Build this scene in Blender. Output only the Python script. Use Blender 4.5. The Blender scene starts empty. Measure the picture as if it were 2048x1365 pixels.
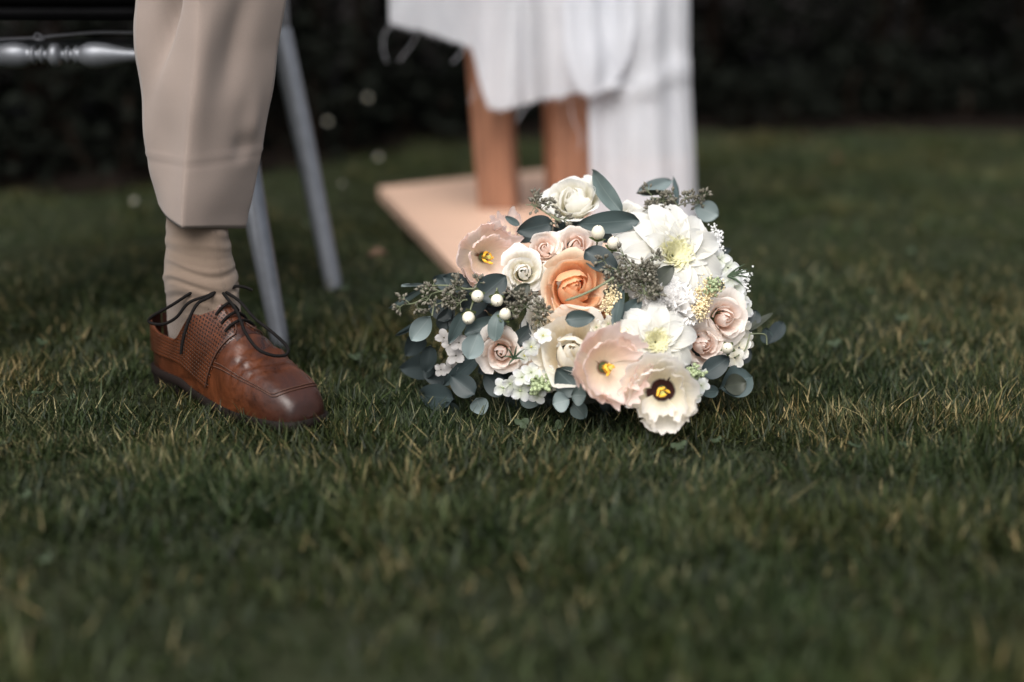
import bpy, math, random
import numpy as np
from mathutils import Vector, Matrix, noise

R = random.Random(7)
rad = math.radians
PI = math.pi
sc = bpy.context.scene

# ------------------------------------------------------------------ camera
CAM_H, PITCH, FPX = 0.531, rad(15.0), 2844.0
cam = bpy.data.cameras.new('camera')
camo = bpy.data.objects.new('camera', cam)
sc.collection.objects.link(camo)
camo.location = (0, 0, CAM_H)
camo.rotation_euler = (rad(90) - PITCH, 0, 0)
cam.sensor_width = 36.0
cam.lens = FPX / 2048 * 36.0
cam.clip_start, cam.clip_end = 0.05, 400
cam.dof.use_dof = True
cam.dof.focus_distance = 1.70
cam.dof.aperture_fstop = 1.35
sc.camera = camo

# ------------------------------------------------------------------ sky and sun (overcast)
SUN_EL, SUN_AZ = rad(54), rad(196)          # azimuth from +Y towards +X: behind the camera, a little to the left
world = bpy.data.worlds.new('World'); sc.world = world
world.use_nodes = True
wt = world.node_tree; wt.nodes.clear()
sky = wt.nodes.new('ShaderNodeTexSky'); sky.sky_type = 'NISHITA'; sky.sun_disc = False
sky.sun_elevation = SUN_EL; sky.sun_rotation = SUN_AZ; sky.dust_density = 5.0; sky.air_density = 1.2
hs = wt.nodes.new('ShaderNodeHueSaturation'); hs.inputs['Saturation'].default_value = 0.42
bg = wt.nodes.new('ShaderNodeBackground'); bg.inputs['Strength'].default_value = 0.10
wo = wt.nodes.new('ShaderNodeOutputWorld')
wt.links.new(sky.outputs[0], hs.inputs['Color']); wt.links.new(hs.outputs[0], bg.inputs[0]); wt.links.new(bg.outputs[0], wo.inputs[0])
sun = bpy.data.lights.new('sun', 'SUN'); sun.energy = 1.9; sun.angle = rad(55); sun.color = (1.0, 0.97, 0.93)
suno = bpy.data.objects.new('sun', sun); sc.collection.objects.link(suno)
sd = Vector((math.sin(SUN_AZ) * math.cos(SUN_EL), math.cos(SUN_AZ) * math.cos(SUN_EL), math.sin(SUN_EL)))
suno.rotation_euler = sd.to_track_quat('Z', 'Y').to_euler()
suno.location = sd * 20
sc.view_settings.view_transform = 'Standard'
sc.view_settings.look = 'None'
sc.view_settings.exposure = 0.9
sc.view_settings.gamma = 1.0
sc.view_settings.use_curve_mapping = False
sc.render.engine = 'CYCLES'
sc.cycles.use_denoising = True
sc.cycles.max_bounces = 10
sc.cycles.diffuse_bounces = 7
sc.cycles.transmission_bounces = 8
sc.cycles.transparent_max_bounces = 8

# ------------------------------------------------------------------ layout helpers: a photo pixel and a true distance give a point
FW = Vector((0, math.cos(PITCH), -math.sin(PITCH)))
UP = Vector((0, math.sin(PITCH), math.cos(PITCH)))
def W(px, py, t):
    return Vector((0, 0, CAM_H)) + t * (Vector(((px - 1024) / FPX, 0, 0)) + UP * ((682.5 - py) / FPX) + FW)
def G(px, py, z=0.0):
    d = Vector(((px - 1024) / FPX, 0, 0)) + UP * ((682.5 - py) / FPX) + FW
    return Vector((0, 0, CAM_H)) + d * ((z - CAM_H) / d.z)

# ------------------------------------------------------------------ mesh helpers
class MB:
    def __init__(s): s.v = []; s.f = []; s.uv = []
    def add(s, verts, faces, uvs=None):
        b = len(s.v)
        s.v.extend([Vector(p) for p in verts])
        s.uv.extend(uvs if uvs is not None else [(0, 0)] * len(verts))
        s.f.extend([tuple(i + b for i in f) for f in faces])
    def grid(s, rows, uvs=None, close_u=False):
        n, m = len(rows), len(rows[0]); b = len(s.v)
        for i, r in enumerate(rows):
            for j, p in enumerate(r):
                s.v.append(Vector(p))
                s.uv.append(uvs[i][j] if uvs else (j / max(1, m - 1), i / max(1, n - 1)))
        for i in range(n - 1):
            for j in range(m if close_u else m - 1):
                j2 = (j + 1) % m
                s.f.append((b + i * m + j, b + i * m + j2, b + (i + 1) * m + j2, b + (i + 1) * m + j))
    def cap(s, ring):
        b = len(s.v); s.v.extend([Vector(p) for p in ring]); s.uv.extend([(0, 0)] * len(ring)); s.f.append(tuple(range(b, b + len(ring))))
    def tube(s, pts, r, n=6, caps=True):
        pts = [Vector(p) for p in pts]
        rs = r if isinstance(r, (list, tuple)) else [r] * len(pts)
        rows = []; prev = None
        for i, p in enumerate(pts):
            t = (pts[min(i + 1, len(pts) - 1)] - pts[max(i - 1, 0)]).normalized()
            if prev is None:
                a = t.orthogonal().normalized()
            else:
                a = (prev - t * prev.dot(t)).normalized()
            prev = a; b = t.cross(a)
            rows.append([p + (a * math.cos(k * 2 * PI / n) + b * math.sin(k * 2 * PI / n)) * rs[i] for k in range(n)])
        s.grid(rows, close_u=True)
        if caps: s.cap(rows[0][::-1]); s.cap(rows[-1])
    def lathe(s, prof, M=Matrix(), n=12):
        rows = [[M @ Vector((r * math.cos(k * 2 * PI / n), r * math.sin(k * 2 * PI / n), z)) for k in range(n)] for r, z in prof]
        s.grid(rows, close_u=True)
    def box(s, c, d, rz=0, bev=0.0):
        M = Matrix.Translation(c) @ Matrix.Rotation(rz, 4, 'Z')
        x, y, z = d[0] / 2, d[1] / 2, d[2] / 2
        b = min(bev, x * .9, y * .9, z * .9)
        if b <= 0:
            vs = [(sx * x, sy * y, sz * z) for sz in (-1, 1) for sx, sy in ((-1, -1), (1, -1), (1, 1), (-1, 1))]
            s.add([M @ Vector(v) for v in vs], [(3, 2, 1, 0), (4, 5, 6, 7), (0, 1, 5, 4), (1, 2, 6, 5), (2, 3, 7, 6), (3, 0, 4, 7)])
        else:
            rows = []
            for zz, ins in ((-z, b), (-z + b, 0), (z - b, 0), (z, b)):
                X, Y = x - ins, y - ins
                ring = [(-X + b, -Y), (X - b, -Y), (X, -Y + b), (X, Y - b), (X - b, Y), (-X + b, Y), (-X, Y - b), (-X, -Y + b)]
                rows.append([M @ Vector((p[0], p[1], zz)) for p in ring])
            s.grid(rows, close_u=True); s.cap(rows[0][::-1]); s.cap(rows[-1])
    def ico(s, c, r, M=None, pts=None):
        a, b = .525731, .850651
        vs = [(-a, 0, b), (a, 0, b), (-a, 0, -b), (a, 0, -b), (0, b, a), (0, b, -a), (0, -b, a), (0, -b, -a), (b, a, 0), (-b, a, 0), (b, -a, 0), (-b, -a, 0)]
        fs = [(0, 1, 4), (0, 4, 9), (9, 4, 5), (4, 8, 5), (4, 1, 8), (8, 1, 10), (8, 10, 3), (5, 8, 3), (5, 3, 2), (2, 3, 7), (7, 3, 10), (7, 10, 6), (7, 6, 11), (11, 6, 0), (0, 6, 1), (6, 10, 1), (9, 11, 0), (9, 2, 11), (9, 5, 2), (7, 11, 2)]
        c = Vector(c)
        s.add([c + Vector(v) * r for v in vs], fs)
    def build(s, name, mat, parent=None, origin=(0, 0, 0), smooth=True):
        """one mesh object; verts are in world space, `origin` is its world origin"""
        origin = Vector(origin)
        me = bpy.data.meshes.new(name)
        me.from_pydata([tuple(p - origin) for p in s.v], [], s.f)
        uvl = me.uv_layers.new(name='UVMap')
        idx = np.zeros(len(me.loops), dtype=np.int32); me.loops.foreach_get('vertex_index', idx)
        uvl.data.foreach_set('uv', np.array(s.uv, dtype=np.float32)[idx].ravel())
        if smooth: me.polygons.foreach_set('use_smooth', np.ones(len(me.polygons), dtype=bool))
        me.materials.append(mat)
        me.update()
        o = bpy.data.objects.new(name, me)
        sc.collection.objects.link(o)
        place(o, parent, origin)
        return o
WORG = {}
def place(o, parent, origin):
    WORG[o.name] = Vector(origin)
    if parent is not None:
        o.parent = parent; o.location = Vector(origin) - WORG[parent.name]
    else:
        o.location = origin
def empty(name, loc, parent=None):
    o = bpy.data.objects.new(name, None); o.empty_display_size = 0.05
    sc.collection.objects.link(o); place(o, parent, loc); return o
def tag(o, label=None, cat=None, group=None, kind=None):
    if label: o['label'] = label
    if cat: o['category'] = cat
    if group: o['group'] = group
    if kind: o['kind'] = kind
    return o
def spline(pts, n=8):
    """Catmull-Rom through pts"""
    P = [Vector(p) for p in pts]; P = [P[0] * 2 - P[1]] + P + [P[-1] * 2 - P[-2]]
    out = []
    for i in range(1, len(P) - 2):
        for k in range(n):
            t = k / n
            out.append(0.5 * ((2 * P[i]) + (P[i + 1] - P[i - 1]) * t + (2 * P[i - 1] - 5 * P[i] + 4 * P[i + 1] - P[i + 2]) * t * t + (3 * P[i] - P[i - 1] - 3 * P[i + 1] + P[i + 2]) * t ** 3))
    out.append(P[-2]); return out
def interp(x, xs, ys): return float(np.interp(x, xs, ys))
def smooth_interp(xs, ys):
    xs = list(xs); ys = list(ys); n = len(xs)
    d = [(ys[i + 1] - ys[i]) / (xs[i + 1] - xs[i]) for i in range(n - 1)]
    m = [d[0]] + [0 if d[i - 1] * d[i] <= 0 else 2 * d[i - 1] * d[i] / (d[i - 1] + d[i]) for i in range(1, n - 1)] + [d[-1]]
    def f(x):
        if x <= xs[0]: return ys[0]
        if x >= xs[-1]: return ys[-1]
        i = max(k for k in range(n - 1) if xs[k] <= x); h = xs[i + 1] - xs[i]; t = (x - xs[i]) / h
        return (2 * t ** 3 - 3 * t * t + 1) * ys[i] + (t ** 3 - 2 * t * t + t) * h * m[i] + (-2 * t ** 3 + 3 * t * t) * ys[i + 1] + (t ** 3 - t * t) * h * m[i + 1]
    return f
def gauss(x, c, s): return math.exp(-((x - c) / s) ** 2)
def frame(n, spin=0.0):
    n = Vector(n).normalized(); ref = Vector((0, 0, 1)) if abs(n.z) < .95 else Vector((1, 0, 0))
    x = ref.cross(n).normalized(); y = n.cross(x)
    M = Matrix((x, y, n)).transposed()
    return M @ Matrix.Rotation(spin, 3, 'Z')

# ------------------------------------------------------------------ materials
def lin(c): return tuple(((x / 255) / 12.92 if x / 255 <= .04045 else ((x / 255 + .055) / 1.055) ** 2.4) for x in c)
def nt_new(name):
    m = bpy.data.materials.new(name); m.use_nodes = True; nt = m.node_tree; nt.nodes.clear()
    return m, nt, lambda t, **k: _n(nt, t, **k)
def _n(nt, t, **k):
    n = nt.nodes.new(t)
    for a, b in k.items(): setattr(n, a, b)
    return n
def mixc(N, L, fac, a, b, blend='MIX'):
    m = N('ShaderNodeMix', data_type='RGBA', blend_type=blend)
    for sock, val in ((m.inputs[0], fac), (m.inputs[6], a), (m.inputs[7], b)):
        if isinstance(val, (int, float)): sock.default_value = val
        elif isinstance(val, tuple): sock.default_value = (*val[:3], 1)
        else: L(val, sock)
    return m.outputs[2]
def mat(name, col, rough=.6, var=.18, vscale=25.0, bump=0.0, bscale=200.0, metallic=0.0, col2=None, spec=.5, coat=0.0, sheen=0.0, trans=0.0, alpha=1.0, stretch=None):
    m, nt, N = nt_new(name); L = nt.links.new
    tc = N('ShaderNodeTexCoord'); src = tc.outputs['Object']
    if stretch:
        mp = N('ShaderNodeMapping'); mp.inputs['Scale'].default_value = stretch; L(src, mp.inputs[0]); src = mp.outputs[0]
    no = N('ShaderNodeTexNoise'); no.inputs['Scale'].default_value = vscale; no.inputs['Detail'].default_value = 5; L(src, no.inputs['Vector'])
    mr = N('ShaderNodeMapRange'); mr.inputs[1].default_value = .3; mr.inputs[2].default_value = .7; L(no.outputs[0], mr.inputs[0])
    c2 = col2 if col2 else tuple(x * (1 - var) for x in col)
    c1 = col if col2 else tuple(min(1, x * (1 + var * .6)) for x in col)
    cc = mixc(N, L, mr.outputs[0], c2, c1)
    p = N('ShaderNodeBsdfPrincipled'); L(cc, p.inputs['Base Color'])
    p.inputs['Roughness'].default_value = rough; p.inputs['Metallic'].default_value = metallic
    p.inputs['Specular IOR Level'].default_value = spec
    p.inputs['Coat Weight'].default_value = coat; p.inputs['Coat Roughness'].default_value = .25
    p.inputs['Sheen Weight'].default_value = sheen; p.inputs['Alpha'].default_value = alpha
    if bump:
        bn = N('ShaderNodeTexNoise'); bn.inputs['Scale'].default_value = bscale; bn.inputs['Detail'].default_value = 4; L(src, bn.inputs['Vector'])
        b = N('ShaderNodeBump'); b.inputs['Strength'].default_value = bump; b.inputs['Distance'].default_value = .002; L(bn.outputs[0], b.inputs['Height']); L(b.outputs[0], p.inputs['Normal'])
    out = N('ShaderNodeOutputMaterial')
    if trans:
        t = N('ShaderNodeBsdfTranslucent'); L(cc, t.inputs[0]); ms = N('ShaderNodeMixShader'); ms.inputs[0].default_value = trans
        L(p.outputs[0], ms.inputs[1]); L(t.outputs[0], ms.inputs[2]); L(ms.outputs[0], out.inputs[0])
    else: L(p.outputs[0], out.inputs[0])
    return m
def petal_mat(name, base, tip, mid=.45, rough=.5, trans=.46, throat=None, throat_at=.2, vein=.13):
    """the petal's own colour runs from its base (UV v=0) to its rim (v=1)"""
    m, nt, N = nt_new(name); L = nt.links.new
    uv = N('ShaderNodeUVMap'); sx = N('ShaderNodeSeparateXYZ'); L(uv.outputs[0], sx.inputs[0])
    cr = N('ShaderNodeValToRGB'); L(sx.outputs[1], cr.inputs[0])
    e = cr.color_ramp.elements; e[0].position = 0.0; e[0].color = (*base, 1); e[1].position = 1.0; e[1].color = (*tip, 1)
    a = cr.color_ramp.elements.new(mid); a.color = (*[(x + y) / 2 for x, y in zip(base, tip)], 1)
    if throat:
        e[0].color = (*throat, 1); b = cr.color_ramp.elements.new(throat_at); b.color = (*throat, 1)
        c = cr.color_ramp.elements.new(throat_at + .06); c.color = (*base, 1)
    tc = N('ShaderNodeTexCoord')
    mp = N('ShaderNodeMapping'); mp.inputs['Scale'].default_value = (22, 2.5, 1); L(uv.outputs[0], mp.inputs[0])
    no = N('ShaderNodeTexNoise'); no.inputs['Scale'].default_value = 1.0; no.inputs['Detail'].default_value = 3; L(mp.outputs[0], no.inputs['Vector'])
    n2 = N('ShaderNodeTexNoise'); n2.inputs['Scale'].default_value = 60; L(tc.outputs['Object'], n2.inputs['Vector'])
    g = N('ShaderNodeMath', operation='MULTIPLY_ADD'); g.inputs[1].default_value = -vein * 2; g.inputs[2].default_value = 1 + vein * .98; L(no.outputs[0], g.inputs[0])
    g2 = N('ShaderNodeMath', operation='MULTIPLY_ADD'); g2.inputs[1].default_value = .10; g2.inputs[2].default_value = .95; L(n2.outputs[0], g2.inputs[0])
    gm = N('ShaderNodeMath', operation='MULTIPLY'); L(g.outputs[0], gm.inputs[0]); L(g2.outputs[0], gm.inputs[1])
    vm = N('ShaderNodeVectorMath', operation='SCALE'); L(cr.outputs[0], vm.inputs[0]); L(gm.outputs[0], vm.inputs['Scale'])
    p = N('ShaderNodeBsdfPrincipled'); L(vm.outputs[0], p.inputs['Base Color']); p.inputs['Roughness'].default_value = rough
    p.inputs['Specular IOR Level'].default_value = .25; p.inputs['Sheen Weight'].default_value = .1
    b = N('ShaderNodeBump'); b.inputs['Strength'].default_value = .5; b.inputs['Distance'].default_value = .001; L(no.outputs[0], b.inputs['Height']); L(b.outputs[0], p.inputs['Normal'])
    t = N('ShaderNodeBsdfTranslucent'); L(vm.outputs[0], t.inputs[0]); ms = N('ShaderNodeMixShader'); ms.inputs[0].default_value = trans
    out = N('ShaderNodeOutputMaterial'); L(p.outputs[0], ms.inputs[1]); L(t.outputs[0], ms.inputs[2]); L(ms.outputs[0], out.inputs[0])
    return m
def leaf_mat(name, col, rib, rough=.5, spec=.4):
    m, nt, N = nt_new(name); L = nt.links.new
    uv = N('ShaderNodeUVMap'); sx = N('ShaderNodeSeparateXYZ'); L(uv.outputs[0], sx.inputs[0])
    d = N('ShaderNodeMath', operation='SUBTRACT'); d.inputs[1].default_value = .5; L(sx.outputs[0], d.inputs[0])
    ab = N('ShaderNodeMath', operation='ABSOLUTE'); L(d.outputs[0], ab.inputs[0])
    lt = N('ShaderNodeMapRange'); lt.inputs[1].default_value = .012; lt.inputs[2].default_value = .035; lt.inputs[3].default_value = 1; lt.inputs[4].default_value = 0; L(ab.outputs[0], lt.inputs[0])
    tc = N('ShaderNodeTexCoord'); no = N('ShaderNodeTexNoise'); no.inputs['Scale'].default_value = 90; no.inputs['Detail'].default_value = 6; L(tc.outputs['Object'], no.inputs['Vector'])
    n2 = N('ShaderNodeTexNoise'); n2.inputs['Scale'].default_value = 26; L(tc.outputs['Object'], n2.inputs['Vector'])
    c0 = mixc(N, L, n2.outputs[0], tuple(x * .72 for x in col), tuple(min(1, x * 1.3) for x in col))
    c1 = mixc(N, L, no.outputs[0], c0, tuple(min(1, x * 1.15 + .01) for x in col))
    fm = N('ShaderNodeMath', operation='MULTIPLY'); fm.inputs[1].default_value = .6; L(lt.outputs[0], fm.inputs[0])
    c2 = mixc(N, L, fm.outputs[0], c1, rib)
    p = N('ShaderNodeBsdfPrincipled'); L(c2, p.inputs['Base Color']); p.inputs['Roughness'].default_value = rough; p.inputs['Specular IOR Level'].default_value = spec
    t = N('ShaderNodeBsdfTranslucent'); L(c2, t.inputs[0]); ms = N('ShaderNodeMixShader'); ms.inputs[0].default_value = .12
    out = N('ShaderNodeOutputMaterial'); L(p.outputs[0], ms.inputs[1]); L(t.outputs[0], ms.inputs[2]); L(ms.outputs[0], out.inputs[0])
    return m

# ================================================================== THE GROUND
def ground_mat():
    m, nt, N = nt_new('lawn_thatch'); L = nt.links.new
    tc = N('ShaderNodeTexCoord')
    a = N('ShaderNodeTexNoise'); a.inputs['Scale'].default_value = 6; a.inputs['Detail'].default_value = 8; L(tc.outputs['Object'], a.inputs['Vector'])
    b = N('ShaderNodeTexNoise'); b.inputs['Scale'].default_value = 120; b.inputs['Detail'].default_value = 4; L(tc.outputs['Object'], b.inputs['Vector'])
    c1 = mixc(N, L, a.outputs[0], (.012, .016, .008), (.030, .026, .014)); c2 = mixc(N, L, b.outputs[0], c1, (.022, .030, .014))
    p = N('ShaderNodeBsdfPrincipled'); p.inputs['Roughness'].default_value = .95; p.inputs['Specular IOR Level'].default_value = .08; L(c2, p.inputs['Base Color'])
    bp = N('ShaderNodeBump'); bp.inputs['Strength'].default_value = .8; bp.inputs['Distance'].default_value = .01; L(b.outputs[0], bp.inputs['Height']); L(bp.outputs[0], p.inputs['Normal'])
    o = N('ShaderNodeOutputMaterial'); L(p.outputs[0], o.inputs[0]); return m
def gz(x, y):
    """gentle unevenness of the lawn"""
    k = 1 - .8 * math.exp(-((x + .33) / .22) ** 2 - ((y - 1.70) / .2) ** 2)
    return k * (0.014 * noise.noise(Vector((x * 2.1, y * 2.1, 3.3))) + 0.010 * noise.noise(Vector((x * 6, y * 6, 9.1))) + 0.006 * noise.noise(Vector((x * 13, y * 13, 2.1))))
mb = MB()
xs = [-120, -40, -12] + [i * .05 for i in range(-120, 121)] + [12, 40, 120]
ys = [-60, -20, -6, -2] + [i * .05 for i in range(0, 160)] + [12, 40, 120, 300]
mb.grid([[(x, y, gz(x, y) - .002 if abs(x) < 7 and 0 <= y < 8.5 else -.01) for x in xs] for y in ys])
lawn = mb.build('lawn', ground_mat()); tag(lawn, kind='structure')

# edge of the lawn against the planted bed (runs diagonally, nearer at the left)
BED = [(-6, 1.9), (-2.4, 2.55), (G(0, 395)).xy[:], (G(330, 372)).xy[:], (G(700, 318)).xy[:], (G(1050, 285)).xy[:], (G(1400, 262)).xy[:], (G(2048, 262)).xy[:], (6, 4.3)]
BED = [tuple(p) for p in BED]
def bed_y(x): return interp(x, [p[0] for p in BED], [p[1] for p in BED]) + .20 * noise.noise(Vector((x * 1.7, 4, 0))) + .13 * noise.noise(Vector((x * 5, 0, 0)))
m_soil = mat('dark_soil', (.007, .005, .004), rough=1.0, var=.5, vscale=40, bump=1.0, bscale=90, spec=.05)
mb = MB()
bx = [i * .12 for i in range(-60, 61)]
rows = []
for k, dy in enumerate([0, .06, .18, .4, .8, 1.4, 2.4, 6, 30, 120]):
    rows.append([(x * (1 if dy < 5 else 1 + dy / 6), bed_y(x) + dy, (-.004 if k == 0 else .026 + .02 * noise.noise(Vector((x * 7, dy * 7, 1.0)))) + (0 if dy < 5 else .02)) for x in bx])
mb.grid(rows)
tag(mb.build('flower_bed', m_soil), kind='structure')

# plate polygon of the wooden stand (no grass grows there)
PL_Z = 0.040
PA, PBx, PD, PCc = G(757, 374, PL_Z), G(1380, 309, PL_Z), G(1385, 478, PL_Z), G(962, 590, PL_Z)
PLATE = [PA, PBx, PD, PCc]
# ------------------------------------------------------------------ grass (stuff): every blade a bent, tapering strip
def grass_mat():
    m, nt, N = nt_new('grass_blade'); L = nt.links.new
    at = N('ShaderNodeAttribute', attribute_name='tint'); ge = N('ShaderNodeNewGeometry')
    no = N('ShaderNodeTexNoise'); no.inputs['Scale'].default_value = 3.4; no.inputs['Detail'].default_value = 4; L(ge.outputs['Position'], no.inputs['Vector'])
    cr = N('ShaderNodeValToRGB'); L(at.outputs['Fac'], cr.inputs[0]); els = cr.color_ramp.elements
    els[0].position = 0; els[0].color = (.0065, .0105, .005, 1); els[1].position = 1; els[1].color = (.29, .22, .125, 1)
    for p_, c_ in ((.28, (.0150, .0222, .0072)), (.52, (.030, .0405, .0130)), (.68, (.052, .063, .026)), (.80, (.080, .082, .036)), (.90, (.16, .125, .066))):
        e = els.new(p_); e.color = (*c_, 1)
    mr = N('ShaderNodeMapRange'); mr.inputs[1].default_value = .35; mr.inputs[2].default_value = .65; L(no.outputs[0], mr.inputs[0])
    c1 = mixc(N, L, mr.outputs[0], (.80, 1.0, .95), (1.12, 1.05, .82))
    c2 = mixc(N, L, 1.0, cr.outputs[0], c1, 'MULTIPLY')
    p = N('ShaderNodeBsdfPrincipled'); L(c2, p.inputs['Base Color']); p.inputs['Roughness'].default_value = .5; p.inputs['Specular IOR Level'].default_value = .22
    t = N('ShaderNodeBsdfTranslucent'); L(c2, t.inputs[0]); ms = N('ShaderNodeMixShader'); ms.inputs[0].default_value = .22
    o = N('ShaderNodeOutputMaterial'); L(p.outputs[0], ms.inputs[1]); L(t.outputs[0], ms.inputs[2]); L(ms.outputs[0], o.inputs[0]); return m
GM = grass_mat()
rng = np.random.default_rng(5)
LAT = rng.random((256, 256))
def vn(x, y, f, o=0.0):
    """smooth value noise 0..1"""
    X, Y = x * f + 37.3 + o, y * f + 91.7 + o * 1.7
    i, j = np.floor(X).astype(int), np.floor(Y).astype(int); u, v = X - i, Y - j
    u, v = u * u * (3 - 2 * u), v * v * (3 - 2 * v); g = lambda a, b: LAT[a % 256, b % 256]
    return (g(i, j) * (1 - u) + g(i + 1, j) * u) * (1 - v) + (g(i, j + 1) * (1 - u) + g(i + 1, j + 1) * u) * v
GZX = np.arange(-7, 7.01, .05); GZY = np.arange(-.5, 8.5, .05)
GZT = np.array([[gz(a, b) for a in GZX] for b in GZY])
def gzv(x, y):
    i = np.clip(((x + 7) / .05), 0, len(GZX) - 2); j = np.clip((y + .5) / .05, 0, len(GZY) - 2)
    i0, j0 = i.astype(int), j.astype(int); u, v = i - i0, j - j0
    return (GZT[j0, i0] * (1 - u) + GZT[j0, i0 + 1] * u) * (1 - v) + (GZT[j0 + 1, i0] * (1 - u) + GZT[j0 + 1, i0 + 1] * u) * v
def plate_mask(x, y, grow=0.0):
    c = sum(PLATE, Vector()) / len(PLATE); ok = np.ones(len(x), bool)
    for k in range(len(PLATE)):
        a, b = PLATE[k], PLATE[(k + 1) % len(PLATE)]; e = (b - a).xy.normalized()
        s0 = 1 if e.x * (c.y - a.y) - e.y * (c.x - a.x) > 0 else -1
        ok &= s0 * (e.x * (y - a.y) - e.y * (x - a.x)) > -grow
    return ok
BXS = np.arange(-7, 7.01, .05); BYS = np.array([bed_y(float(a)) for a in BXS])
SHOE_A, SHOE_B = G(345, 748).xy, G(600, 845).xy
def dryness(x, y):
    band = np.exp(-((y - 1.64) / .17) ** 2) * np.where(x < .02, 1.0, .45) + .5 * np.exp(-((x + .14) / .12) ** 2 - ((y - 1.72) / .16) ** 2)
    return np.clip((vn(x, y, 7.0, 3) - .22) * 1.7, 0, 1) * band + np.clip(vn(x, y, 3.0, 8) - .62, 0, 1) * .8
def sow(x0, x1, y0, y1, dens, nseg, kind, keep):
    n = int((x1 - x0) * (y1 - y0) * dens); x = rng.uniform(x0, x1, n); y = rng.uniform(y0, y1, n)
    cl_ = vn(x, y, 9.0); fine = vn(x, y, 24.0, 6); big = vn(x, y, 3.2, 5); dr = dryness(x, y)
    ok = keep(x, y) & (y < np.interp(x, BXS, BYS) + .02 + .30 * rng.random(n) ** 3) & ~plate_mask(x, y, .004)
    ok &= rng.random(n) < (.06 + 1.25 * np.clip(cl_ * .65 + fine * .55 - .12, 0, 1) ** 1.4 * (.5 + .8 * big))
    x, y, cl_, big, dr, fine = (a[ok] for a in (x, y, cl_, big, dr, fine)); n = len(x)
    if kind == 'blade':
        h = rng.uniform(.009, .027, n) * (.45 + .75 * cl_ + .45 * fine) * (.75 + .5 * big); w = rng.uniform(.0004, .00135, n) * np.where(y < 1.3, 1.6, 1.0); h *= np.where(y < 1.3, 1.2, 1.0)
        tall = rng.random(n) < .035; h[tall] *= rng.uniform(1.3, 2.0, tall.sum()); w[tall] *= 1.5
        lean = rng.uniform(.2, 2.0, n) * (.6 + .6 * vn(x, y, 5, 2)); curl = rng.uniform(-.3, 1.5, n)
        isdry = rng.random(n) < (.012 + .50 * dr) * np.where(y < 1.35, .5, 1)
        tint = np.where(isdry, rng.uniform(.86, 1.0, n), np.clip(rng.normal(.08 + .34 * cl_ + .30 * fine, .20, n), 0, .84))
        w[isdry] *= np.where(y[isdry] < 1.3, .45, .7)
    else:            # thatch: short dead blades lying almost flat
        h = rng.uniform(.010, .030, n); w = rng.uniform(.0004, .0009, n); lean = rng.uniform(1.1, 1.5, n); curl = rng.uniform(-.2, .3, n)
        isdry = rng.random(n) < .12 + .7 * dr
        tint = np.where(isdry, rng.uniform(.82, 1.0, n), rng.uniform(.0, .5, n))
    d = 2 * PI * vn(x, y, 4.5, 11) * 1.5 + rng.normal(0, 1.9, n)
    # trodden flat and short under and beside the shoe
    ax, ay = SHOE_A; bx_, by_ = SHOE_B; tt = np.clip(((x - ax) * (bx_ - ax) + (y - ay) * (by_ - ay)) / ((bx_ - ax) ** 2 + (by_ - ay) ** 2), 0, 1)
    ds = np.hypot(x - ax - tt * (bx_ - ax), y - ay - tt * (by_ - ay)); h *= np.where(ds < .042, .25, np.clip(.75 + (ds - .042) * 8, .7, 1))
    tw = rng.uniform(-.8, .8, n)
    z = gzv(x, y) - .003; V = np.zeros((n, 2 * nseg + 1, 3), np.float32)
    wx, wy = np.cos(d + PI / 2 + tw), np.sin(d + PI / 2 + tw); px_ = np.zeros(n); pz = np.zeros(n) + (0 if kind == 'blade' else rng.uniform(.004, .016, n))
    for k in range(nseg + 1):
        q = k / nseg; ww = w * (1 - q ** 2.2); cx, cy = x + px_ * np.cos(d), y + px_ * np.sin(d)
        if k < nseg:
            V[:, 2 * k] = np.stack([cx - wx * ww, cy - wy * ww, z + pz], 1); V[:, 2 * k + 1] = np.stack([cx + wx * ww, cy + wy * ww, z + pz], 1)
        else: V[:, 2 * k] = np.stack([cx, cy, z + pz], 1)
        ang = np.minimum(lean * .6 + lean * curl * q, 1.9); px_ += np.sin(ang) * h / nseg; pz += np.cos(ang) * h / nseg
        pz = np.maximum(pz, .004)
    base = (np.arange(n) * (2 * nseg + 1))[:, None]
    quads = np.concatenate([base + np.array([2 * k, 2 * k + 1, 2 * k + 3, 2 * k + 2]) for k in range(nseg - 1)], 0).astype(np.int32) if nseg > 1 else np.zeros((0, 4), np.int32)
    tris = (base + np.array([2 * nseg - 2, 2 * nseg - 1, 2 * nseg])).astype(np.int32)
    return V.reshape(-1, 3), quads, tris, np.repeat(tint, 2 * nseg + 1).astype(np.float32)
def grass_object(name, parts, label):
    vs, qs, ts, tn, b = [], [], [], [], 0
    for V, Q, T, t in parts:
        vs.append(V); qs.append(Q + b); ts.append(T + b); tn.append(t); b += len(V)
    V = np.concatenate(vs); Q = np.concatenate(qs); T = np.concatenate(ts); tn = np.concatenate(tn)
    me = bpy.data.meshes.new(name); me.vertices.add(len(V)); me.vertices.foreach_set('co', V.ravel())
    nl = len(Q) * 4 + len(T) * 3; me.loops.add(nl); me.loops.foreach_set('vertex_index', np.concatenate([Q.ravel(), T.ravel()]))
    me.polygons.add(len(Q) + len(T)); me.polygons.foreach_set('loop_start', np.concatenate([np.arange(len(Q)) * 4, len(Q) * 4 + np.arange(len(T)) * 3]).astype(np.int32))
    me.polygons.foreach_set('use_smooth', np.ones(len(Q) + len(T), dtype=bool))
    at = me.attributes.new('tint', 'FLOAT', 'POINT'); at.data.foreach_set('value', tn)
    me.materials.append(GM); me.update(calc_edges=True)
    o = bpy.data.objects.new(name, me); sc.collection.objects.link(o); tag(o, label, 'grass', kind='stuff')
    print(name, len(V), 2 * len(Q) + len(T)); return o
inview = lambda x, y: np.abs(x) < .40 * y + .25
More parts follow.
